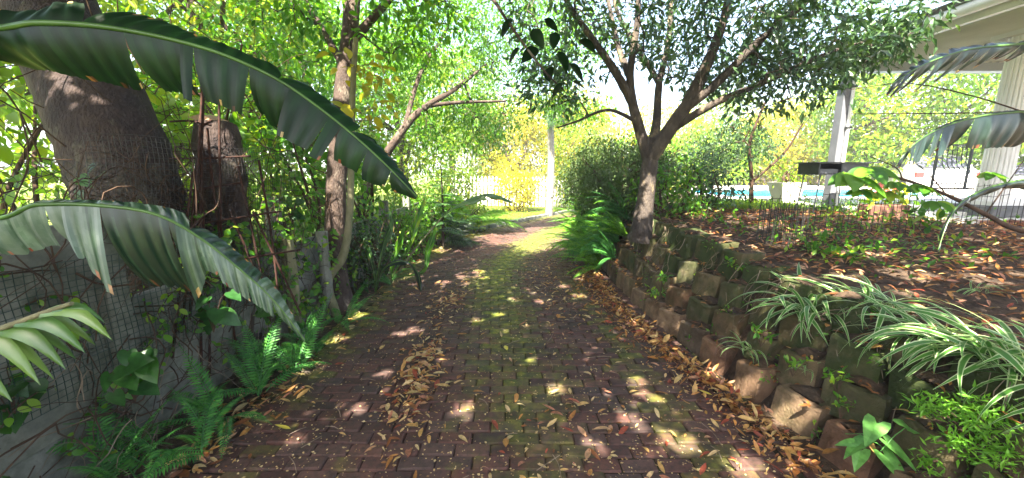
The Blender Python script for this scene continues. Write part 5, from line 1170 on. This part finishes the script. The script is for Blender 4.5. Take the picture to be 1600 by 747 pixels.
for lb, px, py, sz, c, mt, az, vi in [('large tan leaf lying alone left of the drive middle', 635, 622, .13, .5, 'fallen', -1.1, 0), ('bright yellow curled leaf on the mossy middle strip', 792, 553, .10, .5, 'fallen_yellow', .2, 2),
                                      ('red-brown leaf alone on the bricks right of the middle', 907, 638, .09, .8, 'fallen', 1.3, 4), ('yellow leaf on the dark bricks, lower left', 455, 678, .10, .5, 'fallen_yellow', 1.5, 1),
                                      ('reddish long leaf above the orange pile, lower left', 380, 655, .15, .68, 'fallen', -1.2, 3), ('pinkish long leaf among pale ones, lower right of the drive', 955, 680, .12, .65, 'fallen', 1.0, 3),
                                      ('pale cream leaf in the lower middle of the drive', 793, 695, .08, .55, 'fallen', -.5, 0), ('yellow-green leaf at the edge of the leaf drift', 1112, 624, .10, .3, 'fallen_yellow', 1.4, 1)]:
    d = CAM_H / (_sp + (py - 373.5) / FPX * _cp); q = P(px, py, d)
    t = MB(); t.add(FT[vi][0], FT[vi][1], c); o = link('fallen_leaf', t.mesh('fallen_leaf', M[mt], True)); place(o, (q[0], q[1], .035), (random.gauss(0, .1), random.gauss(0, .1), az), sz); tag(o, lb, 'leaf')
# crumbs: tiny petals and seed husks all over the bricks
cr = MB(); N = 6500
s = 1.4 + 7 * rng.random(N) ** 1.7; la = rng.uniform(-1.6, 1.75, N)
ps = np.array([[*path(a, b)[0], drive_z(a, b) + .006] for a, b in zip(s, la)])
leaves(cr, ps, nrm(rvec(N) * A(1, 1, .15)), nrm(rvec(N) * .3 + A(0, 0, 1)), rng.uniform(.006, .016, N) * rng.choice([1, 1, 1, 1.7], N), T2, rng.random(N), 0, 1.6)
tag(cr.build('petal_crumbs', M['crumbs']), 'pale petal crumbs and seed husks strewn over the bricks', 'crumbs', kind='stuff')
tw = MB()
for k in range(46):
    p, a = path(1.6 + 5 * random.random() ** 1.5, random.uniform(-1.5, 1.6)); an = random.uniform(0, 6.28); L = random.uniform(.06, .22)
    tube(tw, spline([(p[0], p[1], .028), (p[0] + math.cos(an) * L * .5 + .01, p[1] + math.sin(an) * L * .5, .036), (p[0] + math.cos(an) * L, p[1] + math.sin(an) * L, .028)], 6), .0022, 4, rng.random(), cap=False)
tag(tw.build('fallen_twigs', M['vine_pale']), 'thin dry twigs strewn over the brick drive', 'twigs', kind='stuff')

# ------------------------------------------------------------------ added volume: thin veil imitating lens glare, no real mist
hz = MB(); box(hz, (-175, -75, -1.2), (175, 315, 14.0)); hz = hz.build('glare', [])
hm = bpy.data.materials.new('glare'); hm.use_nodes = True; hn = hm.node_tree; hn.nodes.remove(hn.nodes['Principled BSDF'])
pv = hn.nodes.new('ShaderNodeVolumePrincipled'); pv.inputs['Color'].default_value = (.95, .97, 1.0, 1); pv.inputs['Density'].default_value = .003; pv.inputs['Anisotropy'].default_value = 0.0
hn.links.new(pv.outputs[0], hn.nodes['Material Output'].inputs['Volume']); hz.data.materials.append(hm); tag(hz, 'thin volume added over the garden to imitate lens glare', 'glare', kind='stuff')
SC.cycles.volume_bounces = 0
